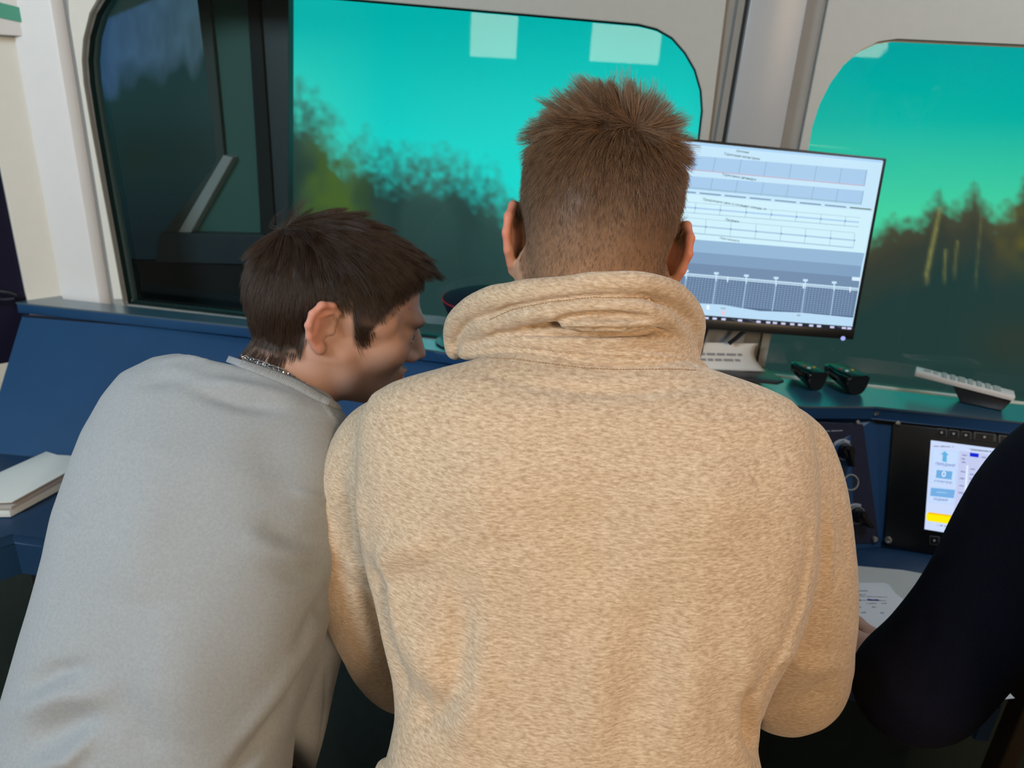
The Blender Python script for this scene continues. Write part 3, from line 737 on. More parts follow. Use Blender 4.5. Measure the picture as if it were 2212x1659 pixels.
for a, b_ in (((160, 338), (430, 345)), ((645, 385), (940, 415)), ((215, 1385), (345, 1402))): dashes(F2, Z8(*a), Z8(*b_), 8, .0022, 'screen_lettering', ec((108, 116, 140)), du, L4 + .0002, int(a[0]))
for a in ((545, 455), (530, 505), (540, 550), (525, 675), (510, 765), (505, 860), (495, 955), (650, 640), (645, 710), (640, 770), (635, 830), (510, 1050), (515, 1105), (800, 485)):
    dashes(F2, Z8(*a), Z8(a[0] + 62, a[1] + 8), 3, .0028, 'screen_lettering', ec((120, 128, 176)), du, L4, a[1])
m_btn = mat('button_outline', (0.085, 0.088, 0.09), 0.4, 0.4)
m_btnf = mat('button_face', (0.008, 0.01, 0.012), 0.3, 0.5)
def fbutton(x0, y0, x1, y1, sx=0.11):
    c4 = [(x0, y0), (x1, y0 + (x1 - x0) * sx), (x1 - 4, y1 + (x1 - x0) * sx), (x0 - 4, y1)]
    o = MB().prism([F2(*Z8(*p), L2) for p in c4], F2.n * .0016, .0006).build('button', m_btn, du, smooth=True)
    cc = np.mean(c4, 0); MB().prism([F2(*Z8(*(cc + (np.array(p) - cc) * .80)), L2 + .0016) for p in c4], F2.n * .0006, .0002).build('button_face', m_btnf, o)
    u, v = F2.axes(Z8(*cc), Z8(cc[0] + 50, cc[1] + 5)); MB().lathe(F2(*Z8(*cc), L2 + .0023), u, v, F2.n, [(.0022, 0), (.0022, .0003), (0, .0004)], 14).build('button_mark', m_print, o)
for x0, x1, y0 in ((205, 340, 90), (365, 500, 105), (530, 660, 125), (695, 990, 140), (1025, 1300, 180)): fbutton(x0, y0, x1, y0 + 105)
for x0 in (108, 275, 440, 610): fbutton(x0, 1515 + (x0 - 108) * .12, x0 + 135, 1635 + (x0 - 108) * .12)
# fastener at the bend of the lip
lc = WP(1893, 893, front[4] - nn * .0005, nn); MB().lathe(lc, d_, UP, -nn, [(.004, 0), (.004, .001), (.002, .0016), (0, .0016)], 14).build('fastener', m_screw, console, smooth=True)

# ================================================================== things on the console
# ---- monitor
tilt = math.radians(9)
mn = nrm(-nn * math.cos(tilt) + UP * math.sin(tilt))
MBd = Board(W(1842, 733, 1.345), W(1842, 733, 1.345) + d_, W(1842, 733, 1.345) + np.cross(d_, mn))
def mono(px, py, lift=0.0): return MBd(px, py, lift)
mon = empty('monitor', mono(1540, 712), 'black monitor showing pale charts on a stand, right behind the brown-haired head', 'monitor')
mcase = mat('monitor_black', (0.006, 0.007, 0.008), 0.35, 0.5)
mq = [(1222, 272), (1916, 342), (1843, 734), (1234, 690)]
MB().prism([mono(*p, -.0005) for p in mq], -MBd.n * .022, .002).build('casing', mcase, mon, smooth=True)
MB().prism([mono(*p, .0012) for p in [(1234, 687), (1843, 733), (1848, 708), (1237, 661)]], -MBd.n * .0015, .0004).build('lower_bezel', mcase, mon, smooth=True)
sq = [(1231, 279), (1908, 348), (1841, 705), (1240, 659)]
MB().prism([mono(*p, 0.0006) for p in sq], -MBd.n * .001).build('screen', emit('monitor_light', s2l((196, 230, 250)), 1.0), mon)
def Z4(x, y): return (1460 + x / 3.318, 280 + y / 3.318)
mc = {}
def mcol(c):
    if c not in mc: mc[c] = emit('monitor_tone_%d_%d_%d' % c, s2l(c), 1.0)
    return mc[c]
class Flat:
    def __init__(s): s.b = {}
    def line(s, c, a, b_, wpx, lift=.0010):
        a = np.array(a, float); b_ = np.array(b_, float); t = b_ - a; t /= np.linalg.norm(t); n_ = np.array([-t[1], t[0]]) * wpx / 2
        s.poly(c, [a + n_, b_ + n_, b_ - n_, a - n_], lift)
    def poly(s, c, pts, lift=.0008):
        s.b.setdefault(c, MB()).flat([mono(*Z4(*p), lift) for p in pts])
    def build(s, name):
        for c, b in s.b.items(): tag(b.build(name, mcol(c), mon), kind='stuff')
FL = Flat()
XLf = -770
def yl(x, x0, y0, x1, y1): return y0 + (y1 - y0) * (x - x0) / (x1 - x0)
def chart(x0t, y0t, x1t, y1t, y0b, y1b, verts, dx, fill, grid, base, bw, gw=4, dots=True):
    xl = XLf
    tl = (xl, yl(xl, x0t, y0t, x1t, y1t)); bl = (xl + 0, yl(xl + dx, x0t - dx, y0b, x1t - dx, y1b))
    if fill: FL.poly(fill, [tl, (x1t, y1t), (x1t - dx, y1b), bl], .0008)
    v = list(verts); 
    while v[0] > xl + 150: v.insert(0, v[0] - 181)
    for xv in v:
        FL.line(grid, (xv, yl(xv, x0t, y0t, x1t, y1t)), (xv - dx, yl(xv - dx, x0t - dx, y0b, x1t - dx, y1b)), gw, .0011)
    if base: FL.line(base, bl, (x1t - dx, y1b), bw, .0013)
# pale bands first
FL.poly((170, 212, 246), [(XLf, 5), (1480, 220), (1478, 238), (XLf, 22)], .0007)
FL.poly((206, 240, 252), [(XLf, 380), (1410, 590), (1354, 884), (XLf, 714)], .0007)
chart(170, 190, 1375, 290, 290, 403, (285, 470, 650, 830, 1010, 1190, 1368), 20, (168, 205, 238), (136, 168, 198), (196, 176, 196), 7)
chart(130, 335, 1350, 440, 425, 540, (265, 445, 630, 810, 990, 1165, 1345), 20, (168, 205, 238), (136, 168, 198), None, 5)
for k in range(9):
    t = k / 9.
    FL.line((158, 194, 228), (XLf, 120 + 95 * t), (1372 - 15 * t, 292 + 100 * t), 2.2, .0010)
    FL.line((158, 194, 228), (XLf, 265 + 95 * t), (1348 - 15 * t, 442 + 90 * t), 2.2, .0010)
FL.line((140, 180, 190), (XLf, 333), (1330, 530), 5, .0012)
for i in range(-5, 7):
    x = 170 + 179.5 * i; y = 455 + 17.2 * i
    FL.line((96, 118, 110) if i == 6 else (124, 158, 186), (x, y), (x + 153, y + 15), 11 if i < 6 else 9, .0012)
for (t0, t1, b0, b1, vs, dx, ms) in ((520, 632, 600, 697, (140, 320, 505, 685, 865, 1040, 1215), 8, (168, 204, 238)), (632, 740, 738, 847, (215, 395, 575, 755, 930, 1110, 1280), 8, (168, 200, 226))):
    xe = 1322 if t0 == 520 else 1280
    FL.line((176, 210, 226), (XLf, t0 - 80), (xe, t1), 5, .0010)
    mid0, mid1 = (t0 + b0) / 2 - 78, (t1 + b1) / 2
    FL.line(ms, (XLf, mid0), (xe - 8, mid1), 11, .0011)
    FL.line((168, 200, 220), (XLf, b0 - 78), (xe - 12, b1), 6 if t0 == 520 else 9, .0010)
    v = list(vs)
    while v[0] > XLf + 150: v.insert(0, v[0] - 181)
    for xv in v:
        FL.line((160, 192, 214), (xv + 2, yl(xv, 90, t0, xe, t1)), (xv - dx, yl(xv, 90, b0, xe, b1)), 4, .0012)
        FL.line((110, 150, 190), (xv - 5, yl(xv, XLf, mid0, xe, mid1)), (xv + 5, yl(xv + 10, XLf, mid0, xe, mid1)), 12, .0013)
# route plan: grey-blue bands, white rail line, fine grid, pale wavy bottom, task bar
FL.poly((146, 182, 214), [(XLf, 715), (1352, 885), (1330, 978), (XLf, 800)], .0008)
FL.poly((126, 158, 192), [(XLf, 800), (1330, 978), (1308, 1140), (XLf, 955)], .0008)
FL.poly((112, 140, 172), [(XLf, 880), (1318, 1060), (1308, 1140), (XLf, 955)], .0009)
FL.poly((84, 108, 140), [(XLf, 965), (1306, 1145), (1270, 1350), (900, 1312), (600, 1300), (330, 1255), (160, 1245), (XLf, 1180)], .0008)
for k in range(13):
    t = (k + .5) / 13.; FL.line((128, 158, 190), (XLf, 968 + 205 * t), (1303 - 32 * t, 1150 + 188 * t), 4.5, .0010)
xv = XLf + 20
while xv < 1290:
    FL.line((128, 158, 190), (xv, yl(xv, XLf, 965, 1306, 1145)), (xv - 30, yl(xv, XLf, 1165, 1270, 1335)), 4.5, .0011); xv += 22
FL.line((206, 232, 250), (XLf, 958), (1306, 1138), 6, .0012); FL.line((206, 232, 250), (XLf, 972), (1305, 1152), 6, .0012)
FL.poly((186, 220, 246), [(XLf, 1178), (160, 1245), (330, 1255), (600, 1300), (900, 1312), (1270, 1348), (1266, 1412), (XLf, 1256)], .0013)
xs = [75, 290, 505, 718, 928, 1135]
for k in range(-3, 6):
    x = xs[k] if k >= 0 else 75 + 214 * k; y = yl(x, 75, 1015, 1135, 1098)
    FL.line((200, 230, 250), (x - 17, y - 3), (x + 17, y - 1), 16, .0014); FL.line((200, 230, 250), (x, y), (x - 1, y + 55), 9, .0013)
    FL.line((170, 204, 232), (x, y + 40), (x - 28, yl(x, 75, 1245, 1135, 1335)), 6, .0012)
for x, y in ((372, 1072), (1250, 1145), (915, 1120)): FL.line((220, 240, 252), (x, y - 18), (x - 2, y + 20), 9, .0014)
FL.line((216, 238, 252), (1262, 1068), (1322, 1073), 26, .0013)
FL.line((236, 250, 255), (230, 1258), (230, 1290), 20, .0015); FL.line((250, 190, 200), (338, 1300), (340, 1328), 18, .0015)
FL.line((160, 186, 196), (322, 1280), (356, 1282), 12, .0015); FL.line((150, 176, 186), (868, 1330), (893, 1332), 12, .0015)
FL.poly((20, 30, 44), [(XLf, 1256), (1266, 1412), (1258, 1440), (XLf, 1284)], .0013)
for x in (-300, -240, -150, -60, 40, 120, 220, 278, 342, 460, 592, 662, 710, 770, 834, 890, 970, 1026, 1120, 1205, 1243):
    y = yl(x, 190, 1348, 1240, 1424); FL.line((205, 210, 245), (x - 15, y - 1), (x + 15, y + 1), 15, .0015)
for x in (400, 520, 1150): FL.line((92, 92, 112), (x, yl(x, 190, 1340, 1240, 1414)), (x + 90, yl(x + 90, 190, 1362, 1240, 1436)), 5, .0014)
FL.build('chart_graphic')
mu = nrm(mono(1642, 348) - mono(1563, 336)); mv = np.cross(MBd.n, mu)
def mtext(s_, x, y, wpx, c=(64, 84, 100)):
    p0 = mono(*Z4(x, y), .0016); wd = np.linalg.norm(mono(*Z4(x + wpx, y + wpx * .1)) - mono(*Z4(x, y)))
    text_mesh('screen_lettering', s_, p0, mu, mv, wd, mcol(c), mon)
mtext('Давление', 432, 157, 92, (52, 90, 84)); mtext('Тормозная магистраль', 343, 180, 262); mtext('Тормозные цилиндры', 330, 328, 246)
mtext('Продольные силы в сечениях поезда, тс', 193, 506, 460); mtext('Профиль', 355, 652, 100); mtext('План маршрута', 315, 782, 140)
MB().lathe(mono(1821, 731, .0014), mu, mv, MBd.n, [(.0042, 0), (.0042, .0004), (0, .0005)], 16).build('power_light', emit('power_led', s2l((170, 180, 255)), 1.0), mon)
pm = mono(1560, 600, -.022)
basez = ZL + .018
bz = [(1440, 778), (1648, 797), (1693, 827), (1678, 832), (1440, 806)]
MB().prism([WZ(*p, basez) for p in bz], (0, 0, .006), .0015).build('stand_base', mat('stand_grey_black', (0.022, 0.022, 0.026), 0.35, 0.5), mon, smooth=True)
bf_ = WZ(1560, 806, ZL); MB().box(bf_ + UP * .0092, d_, nn, UP, .13, .035, .0178, .002).build('stand_foot', m_black, mon)
s0 = WZ(1510, 795, basez + .004)
MB().tube([s0, W(1512, 745, 1.435), pm + nn * .012], [.007, .007, .008], 10).tube([W(1575, 742, 1.425), W(1590, 731, 1.42), W(1612, 712, 1.405)], [.0045, .0045, .0045], 8).build('stand_arm', m_black, mon, smooth=True)
# ---- curled sheet standing on the stand base
m_paper = mat('white_paper', (0.70, 0.71, 0.72), 0.7, 0.2, noise=.03, nscale=20)
m_ink = mat('printed_ink', (0.10, 0.10, 0.12), 0.7, 0.2)
by = WZ(1560, 800, basez + .007)
Vp = []; nxp, nyp = 16, 10
redge = [(1640, 742), (1631, 750), (1628, 760), (1630, 772), (1636, 783), (1646, 794), (1654, 802)]
def paper_pt(s_, t, off=0.0):
    ry = 742 + t * 60; rx = np.interp(ry, [p[1] for p in redge], [p[0] for p in redge]); px = 1460 + (rx - 1460) * s_
    py = ry + (px - 1640) * .02
    return W(px, py, by[1] + .012 - .018 * t + .012 * math.sin(s_ * 2.2) - off + (.012 * max(0, s_ - .85) / .15 * (1 - abs(t - .4))))
for i in range(nxp):
    for j in range(nyp): Vp.append(paper_pt(i / (nxp - 1), j / (nyp - 1)))
Qp = [(i * nyp + j, i * nyp + j + 1, (i + 1) * nyp + j + 1, (i + 1) * nyp + j) for i in range(nxp - 1) for j in range(nyp - 1)]
def thicken(o, th):
    m_ = o.modifiers.new('thickness', 'SOLIDIFY'); m_.thickness = th; m_.offset = 0; return o
sh = empty('paper_sheet', by, 'curled white printed sheet standing under the monitor beside the beige collar', 'paper')
thicken(pymesh('sheet', Vp, Qp, m_paper, sh, True), .0004)
bt = MB()
for t, e in ((.42, .86), (.62, .80)):
    s_ = .02; rr = random.Random(int(t * 100))
    while s_ < e:
        wl = rr.uniform(.05, .13); q_ = [paper_pt(s_, t - .045, .0012), paper_pt(min(e, s_ + wl), t - .045, .0012), paper_pt(min(e, s_ + wl), t + .045, .0012), paper_pt(s_, t + .045, .0012)]
        bt.flat(q_); s_ += wl + .02
bt.build('lettering', mat('grey_ink', (.28, .28, .31), .7, .2), sh)
# ---- two black handsets
m_hand = mat('handset_green_black', (0.004, 0.009, 0.008), 0.3, 0.3)
m_red = mat('red_button', (0.45, 0.02, 0.03), .4, .4); m_wht = mat('white_button', (.75, .75, .75), .4, .4); m_yel = mat('amber_button', (.55, .30, .05), .4, .4)
def handset(pf, axis, L, wd, ht, label):
    """boat-shaped body: flat inclined deck, round belly, blunt front"""
    ax = nrm(axis); sd = np.cross(ax, UP); root = empty('handset', pf, label, 'handset', 'handsets on the ledge')
    n_, m_ = 12, 18; V = []; Fq = []
    for i in range(n_):
        s_ = i / (n_ - 1); wv = wd * (.82 + .18 * math.sin(min(1, s_ * 1.4 + .25) * math.pi)) * (1 if s_ < .85 else math.sqrt(max(.02, 1 - ((s_ - .85) / .16) ** 2)))
        if s_ < .06: wv *= .93
        deck = ht * (1.0 - .12 * s_); dep = deck * (1 - .25 * s_)
        for k in range(m_):
            q_ = k / m_ * 2 * math.pi; cx_, cz_ = math.cos(q_), math.sin(q_)
            zz = deck - .002 + .002 * cz_ if cz_ > 0 else deck - .002 - dep * .98 * (max(0, 1 - abs(cx_) ** 2.4)) ** .42
            V.append(pf + ax * (s_ * L) + sd * (wv / 2 * cx_ * (1 if cz_ > 0 else .98)) + UP * max(0.0006, zz))
    for i in range(n_ - 1):
        for k in range(m_): Fq.append((i * m_ + k, i * m_ + (k + 1) % m_, (i + 1) * m_ + (k + 1) % m_, (i + 1) * m_ + k))
    Fq.append(tuple(range(m_))); Fq.append(tuple(range((n_ - 1) * m_, n_ * m_))[::-1])
    pymesh('body', V, Fq, m_gloss, root, False).data.polygons.foreach_set('use_smooth', [True] * (len(Fq) - 2) + [False] * 2)
    up2 = nrm(UP + ax * .12); D = lambda s_, t, e=0: pf + ax * (s_ * L) + sd * (t * wd / 2) + UP * (ht * (1 - .12 * s_) + e)
    MB().prism([D(.05, -.7), D(.05, .7), D(.5, .84), (D(.88, .5)), D(.88, -.5), D(.5, -.84)], UP * .0016, .0006).build('deck', m_hand, root, smooth=True)
    for (s_, t, m_b, r_) in ((.50, -.42, m_red, .0035), (.36, -.25, m_wht, .0038), (.40, .38, m_yel, .0036)):
        MB().lathe(D(s_, t, .0012), sd, ax, UP, [(r_, 0), (r_, .0012), (r_ * .7, .0022), (0, .0023)], 14).build('button', m_b, root, smooth=True)
    MB().tube([D(.045, -.8, .0006), D(.03, 0, .001), D(.045, .8, .0006)], .0012, 8).build('front_rim', m_hand, root, smooth=True)
    return root
handset(WZ(1764, 846, ZL) + np.array([0, 0.004, 0]), np.array([-.22, .97, 0]), .085, .043, .037, 'left black handset with red, white and amber buttons on the ledge')
handset(WZ(1851, 855, ZL) + np.array([0, 0.004, 0]), np.array([-.26, .96, 0]), .095, .052, .038, 'right, larger black handset with red, white and amber buttons on the ledge')
# ---- white remote resting on its dark underside
m_whiteplastic = mat('white_plastic', (0.62, 0.62, 0.63), 0.4, 0.4)
m_key = mat('grey_key', (0.30, 0.36, 0.36), 0.5, 0.3)
Lp, Rp = W(1976, 807, 1.415), W(2192, 862, 1.335)
rx_ = nrm(Rp - Lp); rside = nrm(np.cross(UP, rx_)); rup = np.cross(rx_, rside); RL = np.linalg.norm(Rp - Lp)
rem = empty('remote_control', np.array([Rp[0], Rp[1], ZL]), 'long white remote control with grey keys on a dark underside, at the right ledge end', 'remote control')
ctr = (Lp + Rp) / 2 + rside * .017
MB().box(ctr, rx_, rside, rup, RL, .036, .0105, .0022).build('body', m_whiteplastic, rem, smooth=True)
kb = MB()
for i in range(9):
    for j in range(3):
        if i < 2 and j != 1: continue
        kb.box(ctr + rx_ * (-.38 + .088 * i) * RL + rside * (j - 1) * .0105 + rup * .0063, rx_, rside, rup, RL * (.05 if i % 4 else .07), .007, .0035, .0008)
tag(kb.build('keys', m_key, rem, smooth=True), kind='stuff')
def und(s_, t, z_): 
    p = Lp + rx_ * RL * s_ + rside * (.017 + .017 * t); return np.array([p[0], p[1], z_]) if z_ is not None else p - rup * .0058
MB().hexa([und(.52, -.6, ZL + .001), und(.93, -.6, ZL + .001), und(.93, .7, ZL + .001), und(.52, .7, ZL + .001), und(.40, -.98, None), und(.985, -.98, None), und(.985, .98, None), und(.40, .98, None)], .003).build('underside', m_black, rem, smooth=True)
# ---- peaked uniform cap
m_navy = mat('cap_navy', (0.006, 0.008, 0.022), 0.75, 0.2, noise=.2, nscale=60)
m_redp = mat('cap_red_piping', (0.36, 0.012, 0.02), 0.6, 0.3); m_band = mat('cap_band', (0.085, 0.006, 0.02), 0.7, 0.2)
cc_ = WZ(1078, 742, ZL); cc_ = cc_ + np.array([0, -0.012, 0]); cz_ = cc_[2]
cap = empty('peaked_cap', cc_, 'dark navy uniform cap with red piping on the ledge, between the two heads', 'cap')
def sup(q_): return 1.0
MB().lathe(cc_ + UP * .004, (1, 0, 0), (0, 1, 0), UP, [(.100, 0), (.103, .002), (.104, .045), (.100, .047)], 48, .86).build('band', m_band, cap, smooth=True)
MB().lathe(cc_ + UP * .050, (1, 0, 0), (0, 1, 0), UP, [(.101, 0), (.112, .016), (.124, .042), (.1265, .050), (.124, .056), (.10, .064), (.05, .069), (0, .070)], 48, .84).build('crown', m_navy, cap, smooth=True)
MB().tube([cc_ + np.array([.1265 * math.cos(q_), .1265 * .84 * math.sin(q_), .103]) for q_ in np.linspace(0, 2 * math.pi, 60, endpoint=False)], .0016, 8, closed=True).tube([cc_ + np.array([.1035 * math.cos(q_), .1035 * .86 * math.sin(q_), .051]) for q_ in np.linspace(0, 2 * math.pi, 60, endpoint=False)], .0014, 8, closed=True).build('piping', m_redp, cap, smooth=True)
pk = []
for q_ in np.linspace(-1.0, 1.0, 15): pk.append(cc_ + np.array([-.102 * math.cos(q_), .088 * math.sin(q_), .012]))
for q_ in np.linspace(1.0, -1.0, 15): pk.append(cc_ + np.array([-.102 * math.cos(q_) - .038 * math.cos(q_ * 1.4), .088 * math.sin(q_), .004]))
MB().prism(pk, (0, 0, -.0025)).build('peak', m_gloss, cap)
MB().lathe(cc_ + np.array([-.108, -.03, .040]), (0, 1, 0), (0, 0, 1), (-1, 0, 0), [(.011, 0), (.010, .002), (.005, .004), (0, .0045)], 20).build('badge', mat('badge_silver', (.5, .52, .55), .3, .5, .7), cap, smooth=True)
# ---- folded papers on the left desk
m_pap2 = mat('grey_white_paper', (0.62, 0.655, 0.655), 0.75, 0.2, noise=.04, nscale=12)
m_pap3 = mat('warm_paper_edge', (0.40, 0.37, 0.36), 0.8, 0.2)
env = empty('folded_paper', WZ(70, 1060, ZD), 'folded packet of white paper on the left end of the console desk', 'paper')
def slab(name, pxs, z0s, th, m, parent):
    top_ = [WZ(*p, z_) for p, z_ in zip(pxs, z0s)]
    return MB().prism(top_, (0, 0, -th), .0004).build(name, m, parent, smooth=True)
slab('sheet', [(-90, 1060), (100, 975), (124, 983), (176, 985), (168, 1006), (26, 1084), (-40, 1087)], [.838, .838, .838, .838, .838, .838, .838], .002, m_pap2, env)
slab('sheet', [(-90, 1070), (110, 985), (176, 992), (163, 1016), (24, 1094), (-40, 1094)], [.828] * 6, .007, m_pap3, env)
slab('sheet', [(-90, 1078), (110, 1000), (174, 1010), (160, 1028), (20, 1103), (-40, 1104)], [.816] * 6, .014, m_pap2, env)
# ---- papers on the right desk
m_pap4 = mat('pale_grey_sheet', (0.50, 0.50, 0.475), 0.75, 0.2, noise=.03)  # even pale grey paper tone
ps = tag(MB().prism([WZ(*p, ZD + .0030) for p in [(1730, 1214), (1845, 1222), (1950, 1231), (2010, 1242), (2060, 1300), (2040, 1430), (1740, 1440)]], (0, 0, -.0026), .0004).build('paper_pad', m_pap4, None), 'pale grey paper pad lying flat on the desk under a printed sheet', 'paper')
bk = empty('printed_form', WZ(1880, 1330, ZD + .004), 'white printed form with blue handwriting, held by a thumb beside the navy sleeve', 'paper')
fq = [(1762, 1258), (1845, 1259), (1908, 1258), (1920, 1262), (1934, 1282), (2000, 1330), (2010, 1420), (1905, 1425), (1870, 1382), (1845, 1346), (1775, 1310)]
MB().prism([WZ(*p, ZD + .0085) for p in fq], (0, 0, -.005), .0006).build('sheet', m_paper, bk, smooth=True)
class ZB_(Board): pass
FZ = Board(WZ(1850, 1300, ZD + .0085), WZ(1950, 1300, ZD + .0085), WZ(1850, 1400, ZD + .0085))
m_ink2 = mat('blue_handwriting', (0.06, 0.06, 0.30), .7, .2); m_ink3 = mat('grey_print', (.16, .17, .19), .7, .2)
for k, (a, b_, hh, m_) in enumerate((((1856, 1277), (1875, 1277), .0020, m_ink3), ((1854, 1285), (1870, 1285), .0022, m_ink3), ((1848, 1288), (1918, 1290), .0012, m_ink3), ((1848, 1297), (1914, 1298), .0014, m_ink3),
        ((1850, 1298), (1860, 1298), .0050, m_ink2), ((1875, 1297), (1900, 1298), .0045, m_ink2), ((1872, 1304), (1894, 1304), .0016, m_ink3), ((1905, 1304), (1916, 1304), .0018, m_ink3), ((1851, 1312), (1861, 1312), .0022, m_ink3), ((1884, 1312), (1893, 1312), .0022, m_ink3), ((1860, 1324), (1871, 1324), .0024, m_ink3), ((1900, 1324), (1910, 1325), .0022, m_ink2))):
    dashes(FZ, a, b_, 5, hh, 'lettering', m_, bk, .0004, k + 20, .12)
bl_ = MB(); pts_ = [(1847, 1330), (1862, 1344), (1875, 1352), (1890, 1358), (1905, 1362)]
bl_.tube([WZ(*p, ZD + .0087) for p in pts_], .0005, 6).build('fold_line', m_ink3, bk)
tag(MB().prism([WZ(*p, ZD + .0012) for p in [(2110, 1500), (2174, 1490), (2192, 1508), (2130, 1514)]], (0, 0, -.0009)).build('paper_slip', m_paper, None), 'small corner of white paper on the front edge of the desk beneath the navy sleeve', 'paper')

# ================================================================== people
def rotm(yaw, pitch, roll):
    cy, sy = math.cos(yaw), math.sin(yaw); cp, sp = math.cos(pitch), math.sin(pitch); cr, sr = math.cos(roll), math.sin(roll)
    Rz = np.array([[cy, -sy, 0], [sy, cy, 0], [0, 0, 1]]); Rx = np.array([[1, 0, 0], [0, cp, -sp], [0, sp, cp]]); Ry = np.array([[cr, 0, sr], [0, 1, 0], [-sr, 0, cr]])
    return Rz @ Rx @ Ry
def make_head(neck_end, neck_r=.057, ear_out=1.0, h=.0018, ear_dy=0.0, ear_w=1.0, nose_dy=0.0, brow_dy=0.0, eye_c=(.032, .0805, .004)):
    """adult head in its own frame: origin between the ear canals, +y the face, +z up"""
    ne = np.asarray(neck_end, float)
    S = SDF((-.112, min(-.128, ne[1] - .07), min(-.13, ne[2] - .02)), (.112, .142, .148), h)
    S.ell((0, -.006, .046), (.0765, .0995, .0885), 0)
    S.ell((0, -.060, .012), (.060, .046, .060), .03)
    S.ell((0, .036, -.022), (.062, .060, .088), .03)
    for sgn in (-1, 1):
        S.cone((sgn * .056, .004, -.040), (sgn * .046, .020, -.078), .017, .015, .03)
        S.cone((sgn * .046, .020, -.078), (sgn * .012, .082, -.101), .015, .014, .03)
        S.ell((sgn * .045, .060, -.022), (.021, .026, .022), .025)
        S.ell((sgn * .066, .028, .020), (.012, .03, .02), .02)
    S.ell((0, .084, -.098), (.018, .016, .015), .02)
    S.cone((-.036, .085 + brow_dy, .024), (.036, .085 + brow_dy, .024), .0125, .0125, .016)
    for sgn in (-1, 1):
        S.ell((sgn * eye_c[0], .102, eye_c[2]), (.019, .014, .0125), .014, sub=True)
    S.cone((0, .095 + nose_dy, .018), (0, .121 + nose_dy, -.028), .0075, .0105, .014)
    S.ell((0, .101 + nose_dy, -.017), (.0098, .018, .024), .012)
    for sgn in (-1, 1):
        S.ell((sgn * .0125, .108 + nose_dy, -.034), (.0085, .011, .0075), .008)
        S.ell((sgn * .007, .114 + nose_dy, -.042), (.0035, .006, .004), .003, sub=True)
    S.cone((-.017, .0925, -.058), (.017, .0925, -.058), .0062, .0062, .008); S.ell((0, .099, -.0575), (.010, .006, .0055), .006)
    S.cone((-.014, .0915, -.0685), (.014, .0915, -.0685), .0068, .0068, .008); S.ell((0, .097, -.0685), (.010, .006, .006), .006)
    S.cone((-.021, .100, -.0632), (.021, .100, -.0632), .0022, .0022, .003, sub=True)
    for sgn in (-1, 1):          # lids round the eyeball, open slit
        S.ell((sgn * eye_c[0], eye_c[1], eye_c[2]), (.0152, .0140, .0138), .005)
        S.ell((sgn * (eye_c[0] + .0025), eye_c[1] + .0135, eye_c[2] - .0005), (.0145, .0125, .0054), .002, sub=True)
    S.cone((0, -.028, -.035), tuple(ne * .55 + np.array([0, -.030, -.035]) * .45), neck_r * .98, neck_r * .94, .03)
    S.cone(tuple(ne * .55 + np.array([0, -.030, -.035]) * .45), ne, neck_r * .94, neck_r * 1.02, .03)
    for sgn in (-1, 1):          # neck muscle from behind the ear
        S.cone((sgn * .058, -.022, -.03), tuple(ne + np.array([sgn * .018, .045, .0])), .014, .012, .02)
        P = [(.074, .006, .004), (.079, .006, .020), (.086, -.004, .030), (.094, -.020, .029), (.0985, -.031, .016), (.0985, -.033, .000), (.093, -.027, -.015), (.086, -.015, -.027)]
        rr = [.0042, .0044, .0046, .0046, .0044, .0042, .0042, .0052]
        q = lambda p: np.array([sgn * (.072 + (p[0] - .072) * ear_out), p[1] * ear_w + ear_dy, p[2]])
        rot_dir = nrm(q((.0985, -.031, 0)) - q((.0745, .006, 0))); up_ = np.array([0, 0, 1.0]); nr = np.cross(rot_dir, up_)
        S.ell(q((.0865, -.013, .002)), (.0185 * ear_w, .0285, .0034), .004, rot=(rot_dir, up_, nr))
        S.chain([q(p) for p in P], rr, .0035)
        S.ell(q((.082, -.006, -.030)), (.006, .0068, .0085), .006)
        S.cone(q((.094, -.022, .014)), q((.091, -.021, -.010)), .0030, .0030, .004)
        S.cone(q((.088, -.004, .020)), q((.094, -.022, .014)), .0026, .0030, .004)
        S.ell(q((.0855, -.009, -.004)) - nr * sgn * .0078, (.0098 * ear_w, .0118, .0068), .004, sub=True, rot=(rot_dir, up_, nr))
        S.ell(q((.0775, .005, -.005)), (.0045, .0055, .0065), .005)
    return S.mesh(2)
def eyes(V2W, parent, iris, ec=(.032, .0805, .004), gaze=0.0):
    for sgn in (-1, 1):
        c_ = V2W(np.array([[sgn * ec[0], ec[1] - .001, ec[2] + .0002]]))[0]; ax = V2W(np.array([[1., 0, 0]]))[0] - V2W(np.zeros((1, 3)))[0]; fy = V2W(np.array([[gaze, 1., -.10]]))[0] - V2W(np.zeros((1, 3)))[0]
        fy = nrm(fy); ax = nrm(ax - fy * (ax @ fy)); az = np.cross(ax, fy); r_ = .0122
        q_ = np.linspace(0, math.pi, 14)
        e = MB().lathe(c_, ax, az, fy, [(r_ * math.sin(t), -r_ * math.cos(t)) for t in q_], 20).build('eyeball', mat('eye_white', (.72, .72, .74), .12, .5), parent, smooth=True)
        MB().lathe(c_ + fy * (r_ * .905), ax, az, fy, [(.0056, 0), (.0052, .0008), (.003, .0014), (0, .0016)], 20).build('iris', iris, e, smooth=True)
m_iris = mat('dark_iris', (.006, .009, .012), .15, .3)
